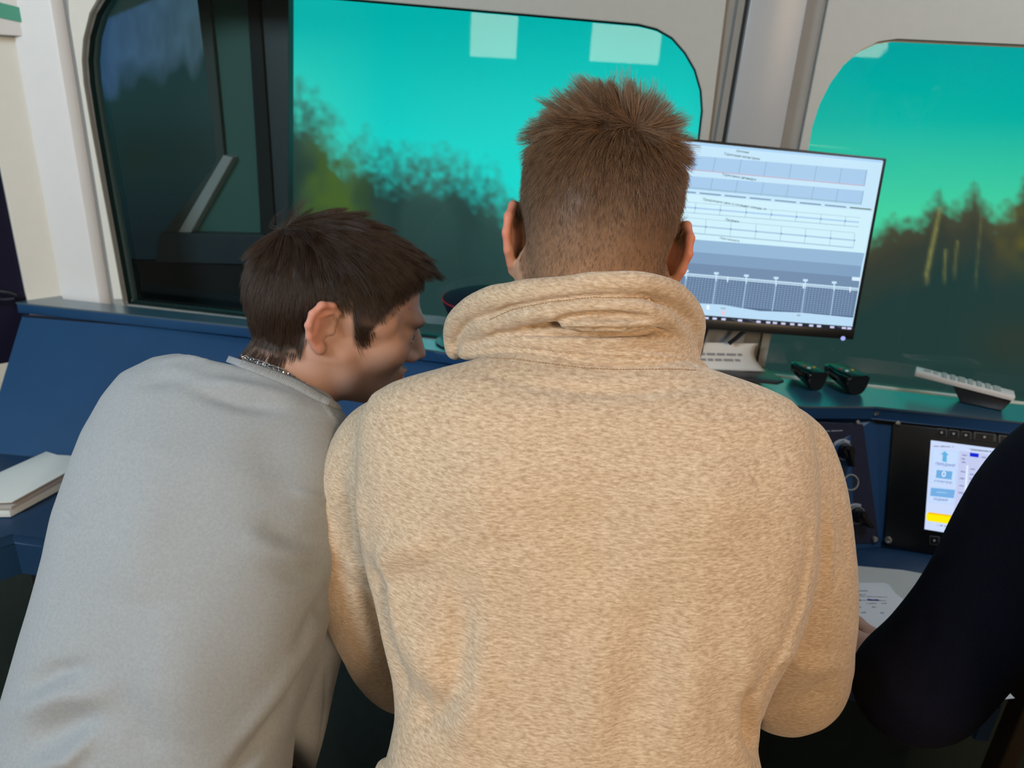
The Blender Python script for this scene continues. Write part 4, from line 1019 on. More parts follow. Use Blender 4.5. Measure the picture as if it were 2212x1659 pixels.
def skin_mat(name, base, red, rough=.45):
    m = bpy.data.materials.new(name); m.use_nodes = True; nt = m.node_tree; b = nt.nodes['Principled BSDF']
    at = nt.nodes.new('ShaderNodeAttribute'); at.attribute_name = 'tone'
    tc = nt.nodes.new('ShaderNodeTexCoord'); nz = nt.nodes.new('ShaderNodeTexNoise'); nz.inputs['Scale'].default_value = 55; nz.inputs['Detail'].default_value = 5
    nt.links.new(tc.outputs['Object'], nz.inputs['Vector'])
    mx = nt.nodes.new('ShaderNodeMix'); mx.data_type = 'RGBA'; mx.blend_type = 'MULTIPLY'; mx.inputs['Factor'].default_value = .35
    nt.links.new(at.outputs['Color'], mx.inputs['A']); nt.links.new(nz.outputs['Color'], mx.inputs['B'])
    cr = nt.nodes.new('ShaderNodeValToRGB'); cr.color_ramp.elements[0].color = (.72, .66, .64, 1); cr.color_ramp.elements[1].color = (1.2, 1.2, 1.2, 1)
    nt.links.new(nz.outputs['Fac'], cr.inputs[0]); nt.links.new(cr.outputs[0], mx.inputs['B'])
    nt.links.new(mx.outputs['Result'], b.inputs['Base Color'])
    b.inputs['Roughness'].default_value = rough; b.inputs['Specular IOR Level'].default_value = .22
    b.inputs['Subsurface Weight'].default_value = .18; b.inputs['Subsurface Radius'].default_value = (1.0, .35, .2); b.inputs['Subsurface Scale'].default_value = .006
    n3 = nt.nodes.new('ShaderNodeTexNoise'); n3.inputs['Scale'].default_value = 900
    nt.links.new(tc.outputs['Object'], n3.inputs['Vector'])
    bp = nt.nodes.new('ShaderNodeBump'); bp.inputs['Strength'].default_value = .12; bp.inputs['Distance'].default_value = .0006
    nt.links.new(n3.outputs['Fac'], bp.inputs['Height']); nt.links.new(bp.outputs['Normal'], b.inputs['Normal'])
    return m
def hairline(P):
    """height of the hair's lower edge in head frame"""
    y = P[:, 1]
    return np.interp(y, [-.12, -.085, -.06, -.045, -.034, -.026, -.012, .000, .008, .016, .024, .036, .055, .075, .09, .12],
                     [-.066, -.064, -.058, -.046, -.010, .020, .036, .036, .010, -.016, -.016, .020, .042, .066, .078, .082])
def nearest_ids(P, G):
    out = np.empty(len(P), int)
    for i in range(0, len(P), 4000):
        d = ((P[i:i + 4000, None, :] - G[None]) ** 2).sum(2); out[i:i + 4000] = d.argmin(1)
    return out
def hair_curves(name, roots, paths, radius, m, parent):
    """roots (n,3) unused; paths (n, k, 3) world"""
    n, k = paths.shape[:2]; c = bpy.data.hair_curves.new(name); c.add_curves([k] * n)
    c.attributes['position'].data.foreach_set('vector', paths.astype(np.float32).ravel())
    ra = c.attributes.get('radius') or c.attributes.new('radius', 'FLOAT', 'POINT')
    prof = np.linspace(1, .25, k); ra.data.foreach_set('value', np.tile(radius * prof, n).astype(np.float32))
    return link(name, c, m, parent)
def hair_mat(name, dark, light, rough=.42, spec=.35):
    m = bpy.data.materials.new(name); m.use_nodes = True; nt = m.node_tree; b = nt.nodes['Principled BSDF']
    hi = nt.nodes.new('ShaderNodeHairInfo'); mx = nt.nodes.new('ShaderNodeMix'); mx.data_type = 'RGBA'
    mx.inputs['A'].default_value = (*dark, 1); mx.inputs['B'].default_value = (*light, 1)
    nt.links.new(hi.outputs['Random'], mx.inputs['Factor']); nt.links.new(mx.outputs['Result'], b.inputs['Base Color'])
    b.inputs['Roughness'].default_value = rough; b.inputs['Specular IOR Level'].default_value = spec
    return m
def grow(V, Q, N, n, lenf, dirf, keep, seed, k=6, clump=0.0, nclump=350, jitter=.25, curl=0.0, grav=.0, wild=1.0):
    """strands in the head frame: returns (n,k,3)"""
    r_ = np.random.default_rng(seed)
    cen = V[Q].mean(1); area_ = np.linalg.norm(np.cross(V[Q[:, 2]] - V[Q[:, 0]], V[Q[:, 3]] - V[Q[:, 1]]), axis=1) * keep(cen)
    pick = r_.choice(len(Q), n, p=area_ / area_.sum()); uv = r_.random((n, 2)); q = Q[pick]
    P = (V[q[:, 0]] * ((1 - uv[:, 0]) * (1 - uv[:, 1]))[:, None] + V[q[:, 1]] * (uv[:, 0] * (1 - uv[:, 1]))[:, None] + V[q[:, 2]] * (uv[:, 0] * uv[:, 1])[:, None] + V[q[:, 3]] * ((1 - uv[:, 0]) * uv[:, 1])[:, None])
    Nn = N[q].mean(1); Nn /= np.linalg.norm(Nn, axis=1, keepdims=True)
    L = lenf(P) * r_.uniform(.75, 1.15, n); out = np.zeros((n, k, 3)); out[:, 0] = P - Nn * .0008; cur = out[:, 0].copy()
    jit = r_.normal(0, jitter, (n, 3))
    G = P[r_.choice(n, min(nclump, n), replace=False)]; gid = nearest_ids(P, G); gj = r_.normal(0, jitter * 1.5, (len(G), 3))
    ph = r_.uniform(0, 6.28, n)
    cw = np.clip((L - .014) / .020, 0, 1)[:, None] * clump
    jit = r_.normal(0, jitter, (n, 3)) * (1 - cw) + gj[gid] * cw * wild
    for i in range(1, k):
        s_ = i / (k - 1); d = dirf(P, Nn, s_) + jit * (0.4 + .6 * s_); d[:, 2] -= grav * s_
        if curl: d += curl * np.stack([np.sin(ph + 5 * s_), np.cos(ph * 1.7 + 5 * s_), 0 * ph], 1) * s_
        d /= np.maximum(np.linalg.norm(d, axis=1, keepdims=True), 1e-9); cur = cur + d * (L / (k - 1))[:, None]
        # stay outside the skull
        e = (cur - np.array([0, -.006, .046])) / np.array([.0765, .0995, .0885]); l = np.linalg.norm(e, axis=1); m_ = l < 1.012 + .012 * s_
        e[m_] *= ((1.012 + .012 * s_) / l[m_])[:, None]; cur[m_] = e[m_] * np.array([.0765, .0995, .0885]) + np.array([0, -.006, .046])
        out[:, i] = cur
    if clump > 0:
        gi = np.array([np.argmin(((P - g) ** 2).sum(1)) for g in G]); base = out[gi][gid]
        w_ = (np.linspace(0, 1, k) ** 1.3)[None, :, None] * cw[:, :, None] * .7; out = out * (1 - w_) + (base + (P - G[gid])[:, None, :] * .35) * w_
    return out
# torso in a leaning frame ------------------------------------------------
class Torso:
    def __init__(s, p0, hip, neck, eu=(1, 0, 0)):
        s.p = np.asarray(p0, float); s.w = nrm(np.asarray(neck) - hip); e = np.asarray(eu, float); s.u = nrm(e - s.w * (e @ s.w)); s.v = np.cross(s.w, s.u)   # v points forward
        if s.v[1] < 0: s.v = -s.v
    def uw(s, px, py): q = WP(px, py, s.p, s.v) - s.p; return q @ s.u, q @ s.w
    def prof(s, left, right):
        l = sorted([s.uw(*p)[::-1] for p in left]); r = sorted([s.uw(*p)[::-1] for p in right])
        s.lw, s.lu = np.array(l).T; s.rw, s.ru = np.array(r).T
    def add(s, S, back, frontd, w0, w1, nexp=2.4, k=0.0):
        bw, bv = np.array(back).T; fw, fv = np.array(frontd).T
        def fn(x, y, z):
            dx, dy, dz = x - s.p[0], y - s.p[1], z - s.p[2]
            u = dx * s.u[0] + dy * s.u[1] + dz * s.u[2]; v = dx * s.v[0] + dy * s.v[1] + dz * s.v[2]; w_ = dx * s.w[0] + dy * s.w[1] + dz * s.w[2]
            xl = np.interp(w_, s.lw, s.lu); xr = np.interp(w_, s.rw, s.ru); b_ = np.where(v < 0, np.interp(w_, bw, bv), np.interp(w_, fw, fv))
            a = np.maximum((xr - xl) / 2, .005); c_ = (xl + xr) / 2
            r = (np.abs((u - c_) / a) ** nexp + np.abs(v / b_) ** nexp) ** (1 / nexp)
            return np.maximum((r - 1) * np.minimum(a, b_) * .85, np.maximum(w_ - w1, w0 - w_))
        lo = S.lo; hi = S.lo + S.h * (S.n - 1)
        return S.put(fn, lo, hi, k)
    def at(s, px, py, v=0.0): return WP(px, py, s.p + s.v * v, s.v)
def make_hand(wrist, fwd, palm_n, side, curl=.5, spread=1.0, h=.0016, thumb_open=1.0):
    """hand reaching along fwd, back of the hand facing palm_n; side +1 puts the thumb on the fwd x palm_n side"""
    y = nrm(fwd); z = nrm(np.asarray(palm_n) - y * (np.asarray(palm_n) @ y)); x = np.cross(y, z) * side
    S = SDF((-.075, -.07, -.10), (.085, .20, .05), h)
    S.cone((0, -.065, 0), (0, .0, 0), .026, .024, 0)
    kx = [.030, .010, -.011, -.030]; ky = [.088, .092, .086, .077]; ln_ = [(.042, .026, .021), (.046, .030, .022), (.043, .027, .021), (.034, .021, .019)]; rad = [.0095, .0098, .0092, .0082]
    for i in range(4):
        S.cone((kx[i] * .6, .005, 0), (kx[i], ky[i], .002), .0165, .0112, .018)
    S.ell((.018, .035, -.008), (.02, .032, .016), .015)
    for i in range(4):
        p = np.array([kx[i], ky[i], .001]); a = .10 + curl * .35; dxx = (1.5 - i) * .06 * spread
        for sgm in range(3):
            d = nrm([dxx, math.cos(a), -math.sin(a)]); q = p + d * ln_[i][sgm]; S.cone(p, q, rad[i] * (1 - .08 * sgm), rad[i] * (1 - .08 * (sgm + 1)), .004); p = q; a += curl * (.75 if sgm == 0 else .6)
    t0 = np.array([.022, .018, -.008]); t1 = t0 + np.array([.026, .030, -.010]) * thumb_open; t2 = t1 + np.array([.010, .032, -.006]); t3 = t2 + np.array([-.001, .026, -.004])
    S.chain([t0, t1, t2, t3], [.0155, .0125, .0108, .0092], .008)
    V, Q = S.mesh(2); Mx = np.stack([x, y, z], 1)
    if np.linalg.det(Mx) < 0: Q = Q[:, ::-1]
    return V @ Mx.T + np.asarray(wrist), Q
def join(parts):
    Vs, Qs, o = [], [], 0
    for V, Q in parts: Vs.append(V); Qs.append(Q + o); o += len(V)
    return np.concatenate(Vs), np.concatenate(Qs)
def trousers(name, hips, feet, m, parent, r0=.155, h=.008):
    hx = np.asarray(hips, float); S = SDF(np.minimum(hx - .26, np.min(feet, 0) - .1), np.maximum(hx + (.26, .26, .16), np.max(feet, 0) + .1), h)
    S.ell(hx, (r0 * 1.08, r0 * .78, .13), 0)
    for ft, sg in zip(feet, (-1, 1)):
        ft = np.asarray(ft, float); hp_ = hx + np.array([sg * .085, 0, -.06]); kn = (hp_ + ft) / 2 + np.array([0, .03, 0])
        S.chain([hp_, kn, ft + np.array([0, 0, .07])], [.095, .068, .06], .02)
    V, Q = S.mesh(2); return npmesh(name, V, Q, m, parent)
def shoe(ft, m, parent):
    ft = np.asarray(ft, float); S = SDF((ft[0] - .06, ft[1] - .12, .0), (ft[0] + .06, ft[1] + .22, .13), .005)
    S.chain([(ft[0], ft[1] - .06, .045), (ft[0], ft[1] + .06, .045), (ft[0], ft[1] + .15, .035)], [.042, .046, .034], .02)
    S.cone((ft[0], ft[1] - .03, .05), (ft[0], ft[1] - .03, .10), .042, .04, .02)
    S.put(lambda x, y, z: (z - .004) + 0 * x + 0 * y, (ft[0] - .1, ft[1] - .2, -.1), (ft[0] + .1, ft[1] + .3, .02), 0, True)
    V, Q = S.mesh(2); return npmesh('shoe', V, Q, m, parent)
m_trou = mat('black_trousers', (.007, .007, .009), .85, .15, noise=.2, nscale=60)
m_shoe = mat('black_shoe', (.012, .012, .012), .4, .4)

def fabric(name, ca, cb, cc, sx, sz, rough=.9, bumpd=.0006, contrast=(.35, .65), sheen=.25):
    m = bpy.data.materials.new(name); m.use_nodes = True; nt = m.node_tree; b = nt.nodes['Principled BSDF']
    tc = nt.nodes.new('ShaderNodeTexCoord'); mp = nt.nodes.new('ShaderNodeMapping'); mp.inputs['Scale'].default_value = (sx, sx, sz)
    nt.links.new(tc.outputs['Object'], mp.inputs['Vector'])
    n1 = nt.nodes.new('ShaderNodeTexNoise'); n1.inputs['Scale'].default_value = 1; n1.inputs['Detail'].default_value = 3; n1.inputs['Roughness'].default_value = .65
    nt.links.new(mp.outputs[0], n1.inputs['Vector'])
    cr = nt.nodes.new('ShaderNodeValToRGB'); e = cr.color_ramp.elements
    e[0].position = contrast[0]; e[0].color = (*cb, 1); e[1].position = contrast[1]; e[1].color = (*cc, 1); x = e.new(.5); x.color = (*ca, 1)
    nt.links.new(n1.outputs['Fac'], cr.inputs[0]); nt.links.new(cr.outputs[0], b.inputs['Base Color'])
    b.inputs['Roughness'].default_value = rough; b.inputs['Specular IOR Level'].default_value = .15
    b.inputs['Sheen Weight'].default_value = sheen; b.inputs['Sheen Roughness'].default_value = .5
    n2_ = nt.nodes.new('ShaderNodeTexNoise'); n2_.inputs['Scale'].default_value = 420; n2_.inputs['Detail'].default_value = 3
    nt.links.new(tc.outputs['Object'], n2_.inputs['Vector'])
    ad = nt.nodes.new('ShaderNodeMath'); ad.operation = 'ADD'; nt.links.new(n1.outputs['Fac'], ad.inputs[0]); nt.links.new(n2_.outputs['Fac'], ad.inputs[1])
    bp = nt.nodes.new('ShaderNodeBump'); bp.inputs['Strength'].default_value = .6; bp.inputs['Distance'].default_value = bumpd
    nt.links.new(ad.outputs[0], bp.inputs['Height']); nt.links.new(bp.outputs['Normal'], b.inputs['Normal'])
    return m
m_hoodie = fabric('beige_melange_fleece', (.53, .39, .272), (.385, .265, .17), (.69, .55, .415), 150, 620, bumpd=.00035, contrast=(.30, .70))
m_sweat = fabric('grey_sweatshirt_cotton', (.295, .313, .335), (.277, .294, .315), (.313, .332, .355), 300, 300, bumpd=.0003, sheen=.15)
m_navyc = fabric('dark_navy_cloth', (.0013, .0015, .0065), (.001, .0012, .004), (.0018, .0022, .009), 300, 300, sheen=.0)

# ---------------------------------------------------------------- the man in the beige hoodie
RA = rotm(math.radians(-2), math.radians(-20), math.radians(3.0)); sA_ = 1.06; OA = W(1284, 536, .800)
toA = lambda P: (np.asarray(P) * sA_) @ RA.T + OA
inA = lambda p: RA.T @ (np.asarray(p) - OA) / sA_
neckA = inA(W(1280, 742, .775))
VhA, QhA = make_head(neckA, .062, .62)
NhA = vnormals(VhA, QhA)
manA = empty('person', (0.10, 0.56, 0), 'person with tousled brown hair in a beige melange hoodie, seen from behind', 'person')
hands = []
for sg, wx in ((-1, -.10), (1, .36)):
    hands.append(make_hand((wx + sg * .01, 1.06, ZD + .034), (-sg * .25, 1, -.08), (0, 0, 1), sg * -1, .35))
Vb, Qb = toA(VhA), QhA
def tones(Vl, n_total, skin, flush, scalp, stub=None, edge=.012):
    """skin colour, redder ears, hair-coloured scalp"""
    c = np.tile(np.array(skin, float), (n_total, 1)); P = Vl; k = len(P)
    ear = np.clip((np.abs(P[:, 0]) - .079) / .008, 0, 1) * (np.abs(P[:, 2]) < .045) * (np.abs(P[:, 1] + .01) < .05)
    c[:k] = c[:k] * (1 - ear[:, None]) + np.array(flush) * ear[:, None]
    lip = np.exp(-((P[:, 2] + .063) / .009) ** 2) * np.clip((P[:, 1] - .084) / .006, 0, 1) * (np.abs(P[:, 0]) < .022)
    c[:k] = c[:k] * (1 - .6 * lip[:, None]) + np.array([.42, .17, .15]) * .6 * lip[:, None]
    h_ = np.clip((P[:, 2] - hairline(P) + edge) / (2 * edge), 0, 1) * (1 - ear)
    c[:k] = c[:k] * (1 - h_[:, None]) + np.array(scalp) * h_[:, None]
    return c, h_
skA = skin_mat('skin_warm', None, None)
bodyA = npmesh('body', Vb, Qb, skA, manA)
cA, hA = tones(VhA, len(Vb), (.52, .30, .20), (.60, .235, .165), (.105, .058, .036), edge=.026)
fade = np.clip((.030 - VhA[:, 2]) / .07, 0, 1)[:, None] * hA[:, None]
cA[:len(VhA)] = cA[:len(VhA)] * (1 - fade) + np.array([.33, .19, .115]) * fade
attr_color(bodyA, 'tone', cA)
eyes(toA, bodyA, m_iris)
for Vx, Qx in hands: attr_color(npmesh('hand', Vx, Qx, skA, manA), 'tone', np.tile(np.array([.52, .30, .20]), (len(Vx), 1)))
# hair: short faded back and sides, tousled longer top
def keepA(c): return ((c[:, 2] > hairline(c) - .012) & (np.abs(c[:, 0]) < .083) & ((c[:, 2] > -.095))).astype(float) * np.where(c[:, 2] > .05, 1.5, 1.0)
def lenA(P):
    top = np.clip((P[:, 2] - .075) / .04, 0, 1); mid = np.clip((P[:, 2] - .0) / .08, 0, 1)
    return .0065 + .011 * mid + .026 * top
whorl = np.array([.018, -.072, .098])
def dirA(P, N, s_):
    t = P - whorl; t = t - N * (t * N).sum(1, keepdims=True); t /= np.maximum(np.linalg.norm(t, axis=1, keepdims=True), 1e-6)
    top = np.clip((P[:, 2] - .085) / .035, 0, 1)[:, None]
    down = np.array([0, 0, -1.]) - N * (N @ np.array([0, 0, -1.]))[:, None]
    flow = down * (1 - top) * 1.0 + t * (top * .9 + .2); flow = flow + top * np.array([.22, .25, .35])
    return N * (.32 + .55 * top) * (1 - .3 * s_) + flow
hpA = grow(VhA, QhA, NhA, 52000, lenA, dirA, keepA, 3, k=7, clump=.68, nclump=1100, jitter=.20, grav=.10, wild=1.35)
m_hairA = hair_mat('brown_hair', (.046, .024, .014), (.31, .18, .10), .4, .4)
hp2 = grow(VhA, QhA, NhA, 420, lambda P: .030 + .012 * np.clip((P[:, 2] - .09) / .03, 0, 1), dirA, lambda c: (c[:, 2] > .088).astype(float), 9, k=7, clump=.5, nclump=60, jitter=.55, grav=.0, wild=1.5)
hpA = np.concatenate([hpA, hp2])
hair_curves('hair', None, toA(hpA.reshape(-1, 3)).reshape(hpA.shape), .000165, m_hairA, bodyA)
# hoodie
TA = Torso(W(1280, 1000, .700), W(1240, 1600, .585), W(1285, 770, .765))
TA.prof([(1085, 760), (1030, 775), (945, 797), (860, 822), (806, 852), (780, 900), (772, 1000), (776, 1100), (788, 1200), (806, 1265), (826, 1350), (848, 1450), (857, 1530), (846, 1600), (830, 1650), (826, 1760)],
        [(1440, 775), (1500, 790), (1570, 814), (1640, 838), (1700, 868), (1738, 910), (1752, 1000), (1756, 1100), (1750, 1200), (1738, 1290), (1712, 1370), (1665, 1450), (1630, 1530), (1628, 1600), (1640, 1660), (1640, 1760)])
wA = lambda py: TA.uw(1280, py)[1]
S = SDF((-.36, .36, .70), (.52, 1.12, 1.42), .0042)
TA.add(S, [(wA(1760), .115), (wA(1600), .105), (wA(1400), .112), (wA(1200), .122), (wA(1050), .125), (wA(900), .108), (wA(840), .088), (wA(790), .066), (wA(760), .05)],
       [(wA(1760), .12), (wA(1200), .12), (wA(900), .10), (wA(800), .07), (wA(760), .05)], wA(1750), wA(764), 2.35)
def pxr(px, py, y): p = W(px, py, y); return p, (p - C) @ R[:, 2] / f      # point and metres per pixel there
def limb(S, spec, k):
    P, r = [], []
    for px, py, y, rp in spec: p, s_ = pxr(px, py, y); P.append(p); r.append(rp * s_)
    S.chain(P, r, k, smooth=4); return P, r
PLa, rLa = limb(S, [(842, 975, .765, 100), (828, 1080, .765, 113), (826, 1210, .770, 119), (850, 1330, .785, 110), (888, 1425, .815, 98)], .034)
S.chain([PLa[-1], np.array([-.085, .99, .845]), np.array([-.075, 1.03, .838])], [rLa[-1], .052, .040], .02)
PRa, rRa = limb(S, [(1662, 985, .755, 98), (1672, 1080, .750, 113), (1688, 1210, .745, 119), (1696, 1340, .745, 115), (1694, 1458, .765, 110)], .034)
S.chain([PRa[-1] + np.array([0, .0, .0]), np.array([.345, .97, .850]), np.array([.345, 1.03, .838])], [rRa[-1], .055, .040], .02)
VA, QA = S.mesh(3)
NA = vnormals(VA, QA)
foldsA = [
    ([(798, 1215), (812, 1290), (828, 1370), (848, 1460), (855, 1510)], 22, -.012),
    ([(818, 1230), (838, 1320), (852, 1420)], 24, .005),
    ([(742, 1045), (752, 1120), (758, 1200), (790, 1250)], 15, -.0060), ([(762, 1030), (772, 1110), (772, 1190)], 14, .0045), ([(716, 1090), (728, 1190), (748, 1290)], 16, -.0040),
    ([(760, 1250), (790, 1300), (812, 1360)], 12, -.0045),
    ([(800, 1225), (850, 1190), (930, 1165)], 34, .0050), ([(810, 1275), (880, 1250), (960, 1250)], 36, -.0035),
    ([(990, 1270), (1000, 1380), (985, 1480), (950, 1560)], 38, -.0065), ([(880, 1360), (920, 1440), (980, 1500)], 34, .0055), ([(870, 1470), (915, 1550), (960, 1530)], 30, -.0070), ([(1040, 1330), (1030, 1480), (990, 1620)], 44, .0050),
    ([(1748, 1130), (1746, 1220), (1734, 1310), (1700, 1390), (1655, 1460), (1618, 1525)], 16, -.0032, 'step'),
    ([(1778, 1110), (1782, 1200), (1772, 1290)], 10, -.0026), ([(1808, 1060), (1815, 1170), (1808, 1260)], 10, -.0024), ([(1762, 1100), (1764, 1200), (1756, 1280)], 10, .0016), ([(1795, 1090), (1800, 1190), (1792, 1270)], 10, .0016),
    ([(1830, 1120), (1832, 1230)], 9, -.003),
    ([(1790, 940), (1800, 995), (1806, 1050)], 12, -.0014), ([(1765, 912), (1790, 952), (1806, 985)], 18, .0034),
    ([(1618, 1500), (1625, 1580), (1642, 1650)], 14, -.009), ([(1600, 1330), (1612, 1440), (1610, 1540)], 30, .004),
    ([(1420, 1290), (1395, 1400), (1380, 1520), (1370, 1640)], 60, -.0050), ([(1300, 1330), (1290, 1480), (1280, 1640)], 50, .0030), ([(1500, 1320), (1490, 1480), (1470, 1640)], 50, .0040),
    ([(1290, 1020), (1290, 1180), (1285, 1300)], 90, -.006), ([(1050, 960), (1040, 1080), (1060, 1180)], 90, .006), ([(1530, 980), (1540, 1100), (1520, 1200)], 90, .006),
    ([(1020, 800), (1150, 830), (1290, 845), (1420, 842), (1530, 830)], 16, -.003),
    ([(1660, 1560), (1720, 1520), (1790, 1470)], 20, -.003), ([(1680, 1400), (1740, 1440), (1810, 1440)], 24, .003),
]
foldsA = [(q_[0], q_[1], q_[2] * 1.5) + tuple(q_[3:]) for q_ in foldsA]
VA = fold(VA, NA, foldsA)
VA = VA + NA * (.0012 * vnoise(VA, 22, 5) + .0005 * vnoise(VA, 60, 6))[:, None]
hoodie = npmesh('hoodie', VA, QA, m_hoodie, manA)
# hem band at the waist, left edge bulges out in the picture
S = SDF((-.20, .36, .70), (.36, .80, .96), .004)
def ringpts(cpx, n_=28):
    pass
hp = [(812, 1662), (828, 1630)]
hemc, hms = pxr(838, 1668, .60)
S.chain([hemc, hemc + np.array([.03, -.06, -.012]), hemc + np.array([.10, -.098, -.02]), hemc + np.array([.20, -.105, -.03]), hemc + np.array([.30, -.085, -.035]), hemc + np.array([.375, -.02, -.035]), hemc + np.array([.38, .06, -.03])], [.016, .02, .022, .022, .022, .02, .016], .01)
V_, Q_ = S.mesh(3); npmesh('hem_band', V_, Q_, m_hoodie, hoodie)
# hood folded down round the neck
S = SDF((-.12, .52, 1.18), (.33, 1.02, 1.56), .0023)
def loop(spec, k, close=None):
    P, r = [], []
    for px, py, y, rp in spec: p, s_ = pxr(px, py, y); P.append(p); r.append(rp * s_)
    if close is not None:
        c_ = close; n_ = 8; a, b_ = P[-1], P[0]
        for i in range(1, n_ + 1):
            t = i / (n_ + 1); q_ = (1 - t) ** 2 * a + 2 * t * (1 - t) * np.asarray(c_) + t * t * b_; P.append(q_); r.append(r[-1] if i == 1 else .011)
        P.append(P[0]); r.append(r[0])
    S.chain(P, r, k, smooth=4)
fc = W(1275, 700, .80) + np.array([0, .22, .01])
loop([(985, 756, .795, 20), (980, 722, .790, 20), (994, 686, .768, 22), (1034, 656, .742, 25), (1100, 638, .715, 26), (1180, 627, .697, 25), (1280, 616, .688, 25), (1370, 613, .692, 25), (1440, 627, .715, 25), (1480, 658, .745, 25), (1496, 700, .775, 24), (1494, 742, .795, 22), (1482, 768, .80, 18)], .005, fc)
loop([(1004, 758, .785, 14), (1014, 728, .772, 18), (1048, 703, .742, 22), (1110, 686, .713, 22), (1190, 672, .690, 22), (1290, 664, .680, 22), (1380, 668, .684, 22), (1440, 690, .706, 20), (1470, 728, .745, 18), (1490, 768, .78, 14)], .004, None)
loop([(1215, 700, .684, 8), (1260, 700, .677, 12), (1330, 702, .674, 13), (1390, 698, .680, 12), (1425, 692, .694, 7)], .004, None)
loop([(1020, 760, .772, 12), (1080, 738, .738, 20), (1160, 733, .712, 24), (1260, 735, .698, 25), (1360, 740, .700, 25), (1440, 752, .722, 20), (1500, 775, .765, 12)], .010, None)
loop([(1000, 766, .768, 11), (1070, 757, .736, 16), (1160, 764, .706, 18), (1270, 774, .690, 18), (1380, 779, .692, 18), (1460, 783, .715, 16), (1522, 797, .757, 10)], .007, None)
loop([(1060, 674, .756, 14), (1180, 651, .716, 17), (1290, 641, .703, 17), (1390, 642, .706, 18), (1446, 662, .726, 18), (1478, 712, .764, 16)], .004, None)
# inner wall of the hood round the neck
for rr_, zo in ((.018, 0), (.018, .02)):
    cP = []
    for q_ in np.linspace(0, 2 * math.pi, 19): cP.append(W(1275, 690, .795) + np.array([.098 * math.cos(q_), .082 * math.sin(q_) + .008, zo - .012 - .01 * math.sin(q_)]))
    S.chain(cP, [rr_] * len(cP), .012)
VH, QH = S.mesh(2); NH = vnormals(VH, QH)
VH = fold(VH, NH, [([(1040, 690), (1100, 664), (1180, 650), (1270, 640), (1390, 641), (1450, 662)], 5, -.003), ([(1190, 720), (1260, 716), (1330, 718), (1400, 712)], 6, -.010), ([(1030, 742), (1070, 724), (1130, 719), (1230, 720), (1300, 722), (1390, 718), (1450, 708)], 6, -.006),
                   ([(1210, 690), (1270, 683), (1340, 683), (1400, 688)], 8, -.009), ([(1100, 690), (1160, 678), (1210, 680)], 12, .003), ([(1360, 748), (1420, 756), (1480, 772)], 6, -.003), ([(1040, 752), (1100, 750), (1170, 757), (1270, 768), (1380, 772), (1480, 776)], 6, -.0065, 'step')])
VH = VH + NH * (.0010 * vnoise(VH, 45, 8))[:, None]
hood = npmesh('hood', VH, QH, m_hoodie, hoodie)
from mathutils.bvhtree import BVHTree
def bvh(V, Q): return BVHTree.FromPolygons([tuple(p) for p in V], [tuple(q) for q in Q])
def hit(tree, px, py):
    d_0 = nrm(ray(px, py))
    if isinstance(tree, tuple):
        hs = [t_.ray_cast(Vector(C), Vector(d_0)) for t_ in tree]; hs = [q_ for q_ in hs if q_[0] is not None]
        h_ = min(hs, key=lambda q_: q_[3]) if hs else (None, None)
    else: h_ = tree.ray_cast(Vector(C), Vector(d_0))
    return (np.array(h_[0]), np.array(h_[1])) if h_[0] is not None else (None, None)
def stitches(tree, pts, step, wd, name, m, parent):
    pts = np.array(pts, float); L = np.r_[0, np.cumsum(np.linalg.norm(np.diff(pts, axis=0), axis=1))]; b = MB(); s_ = 0; n_ = 0
    while s_ < L[-1] - step:
        q0 = [np.interp(s_, L, pts[:, k]) for k in (0, 1)]; q1 = [np.interp(s_ + step * .62, L, pts[:, k]) for k in (0, 1)]
        a, na = hit(tree, *q0); c_, nc = hit(tree, *q1)
        if a is not None and c_ is not None and np.linalg.norm(a - c_) < .02:
            if na @ (C - a) < 0: na = -na
            b.tube([a + na * .0002, (a + c_) / 2 + na * .0008, c_ + na * .0002], wd, 5); n_ += 1
        s_ += step
    if n_: tag(b.build(name, m, parent), kind='stuff')
tH = bvh(VH, QH); tA = bvh(VA, QA)
m_thr = mat('stitch_thread', (.36, .23, .13), .8, .2)
stitches(tH, [(1060, 690), (1110, 668), (1190, 652), (1280, 643), (1380, 643), (1430, 652)], 6.5, .0005, 'stitching', m_thr, hood)
stitches((tH, tA), [(1052, 773), (1110, 776), (1180, 785), (1260, 795), (1330, 799), (1400, 798), (1470, 798), (1508, 801)], 7, .0005, 'stitching', m_thr, hood)
trousers('trousers', (.07, .66, .84), [(-.07, .62, 0), (.20, .60, 0)], m_trou, manA)
for x_ in ((-.07, .62, 0), (.20, .60, 0)): shoe(x_, m_shoe, manA)

# ---------------------------------------------------------------- the man in the grey sweatshirt, head turned to the right
RB = rotm(math.radians(-70), math.radians(-16), math.radians(-4)); sB = np.array([1.0, 1.10, .96]); OB = W(729, 714, .885)
OB = OB - RB @ np.array([.085, -.010, 0])
toB = lambda P: (np.asarray(P) * sB) @ RB.T + OB
inB = lambda p: RB.T @ (np.asarray(p) - OB) / sB
neckB = inB(W(592, 888, .905))
ECB = (.0345, .0825, .003)
VhB, QhB = make_head(neckB, .054, .72, ear_dy=-.018, ear_w=.74, nose_dy=-.008, brow_dy=.004, eye_c=ECB)
NhB = vnormals(VhB, QhB)
manB = empty('person', (-.27, .45, 0), 'person with dark brown hair, silver chain and plain grey sweatshirt, head turned sideways', 'person')
hands = [make_hand((-.50, 1.06, ZD + .034), (.25, 1, -.05), (0, 0, 1), 1, .3), make_hand((-.22, 1.08, ZD + .034), (-.1, 1, -.05), (0, 0, 1), -1, .3)]
Vb, Qb = toB(VhB), QhB
skB = skin_mat('skin_fair', None, None, .5)
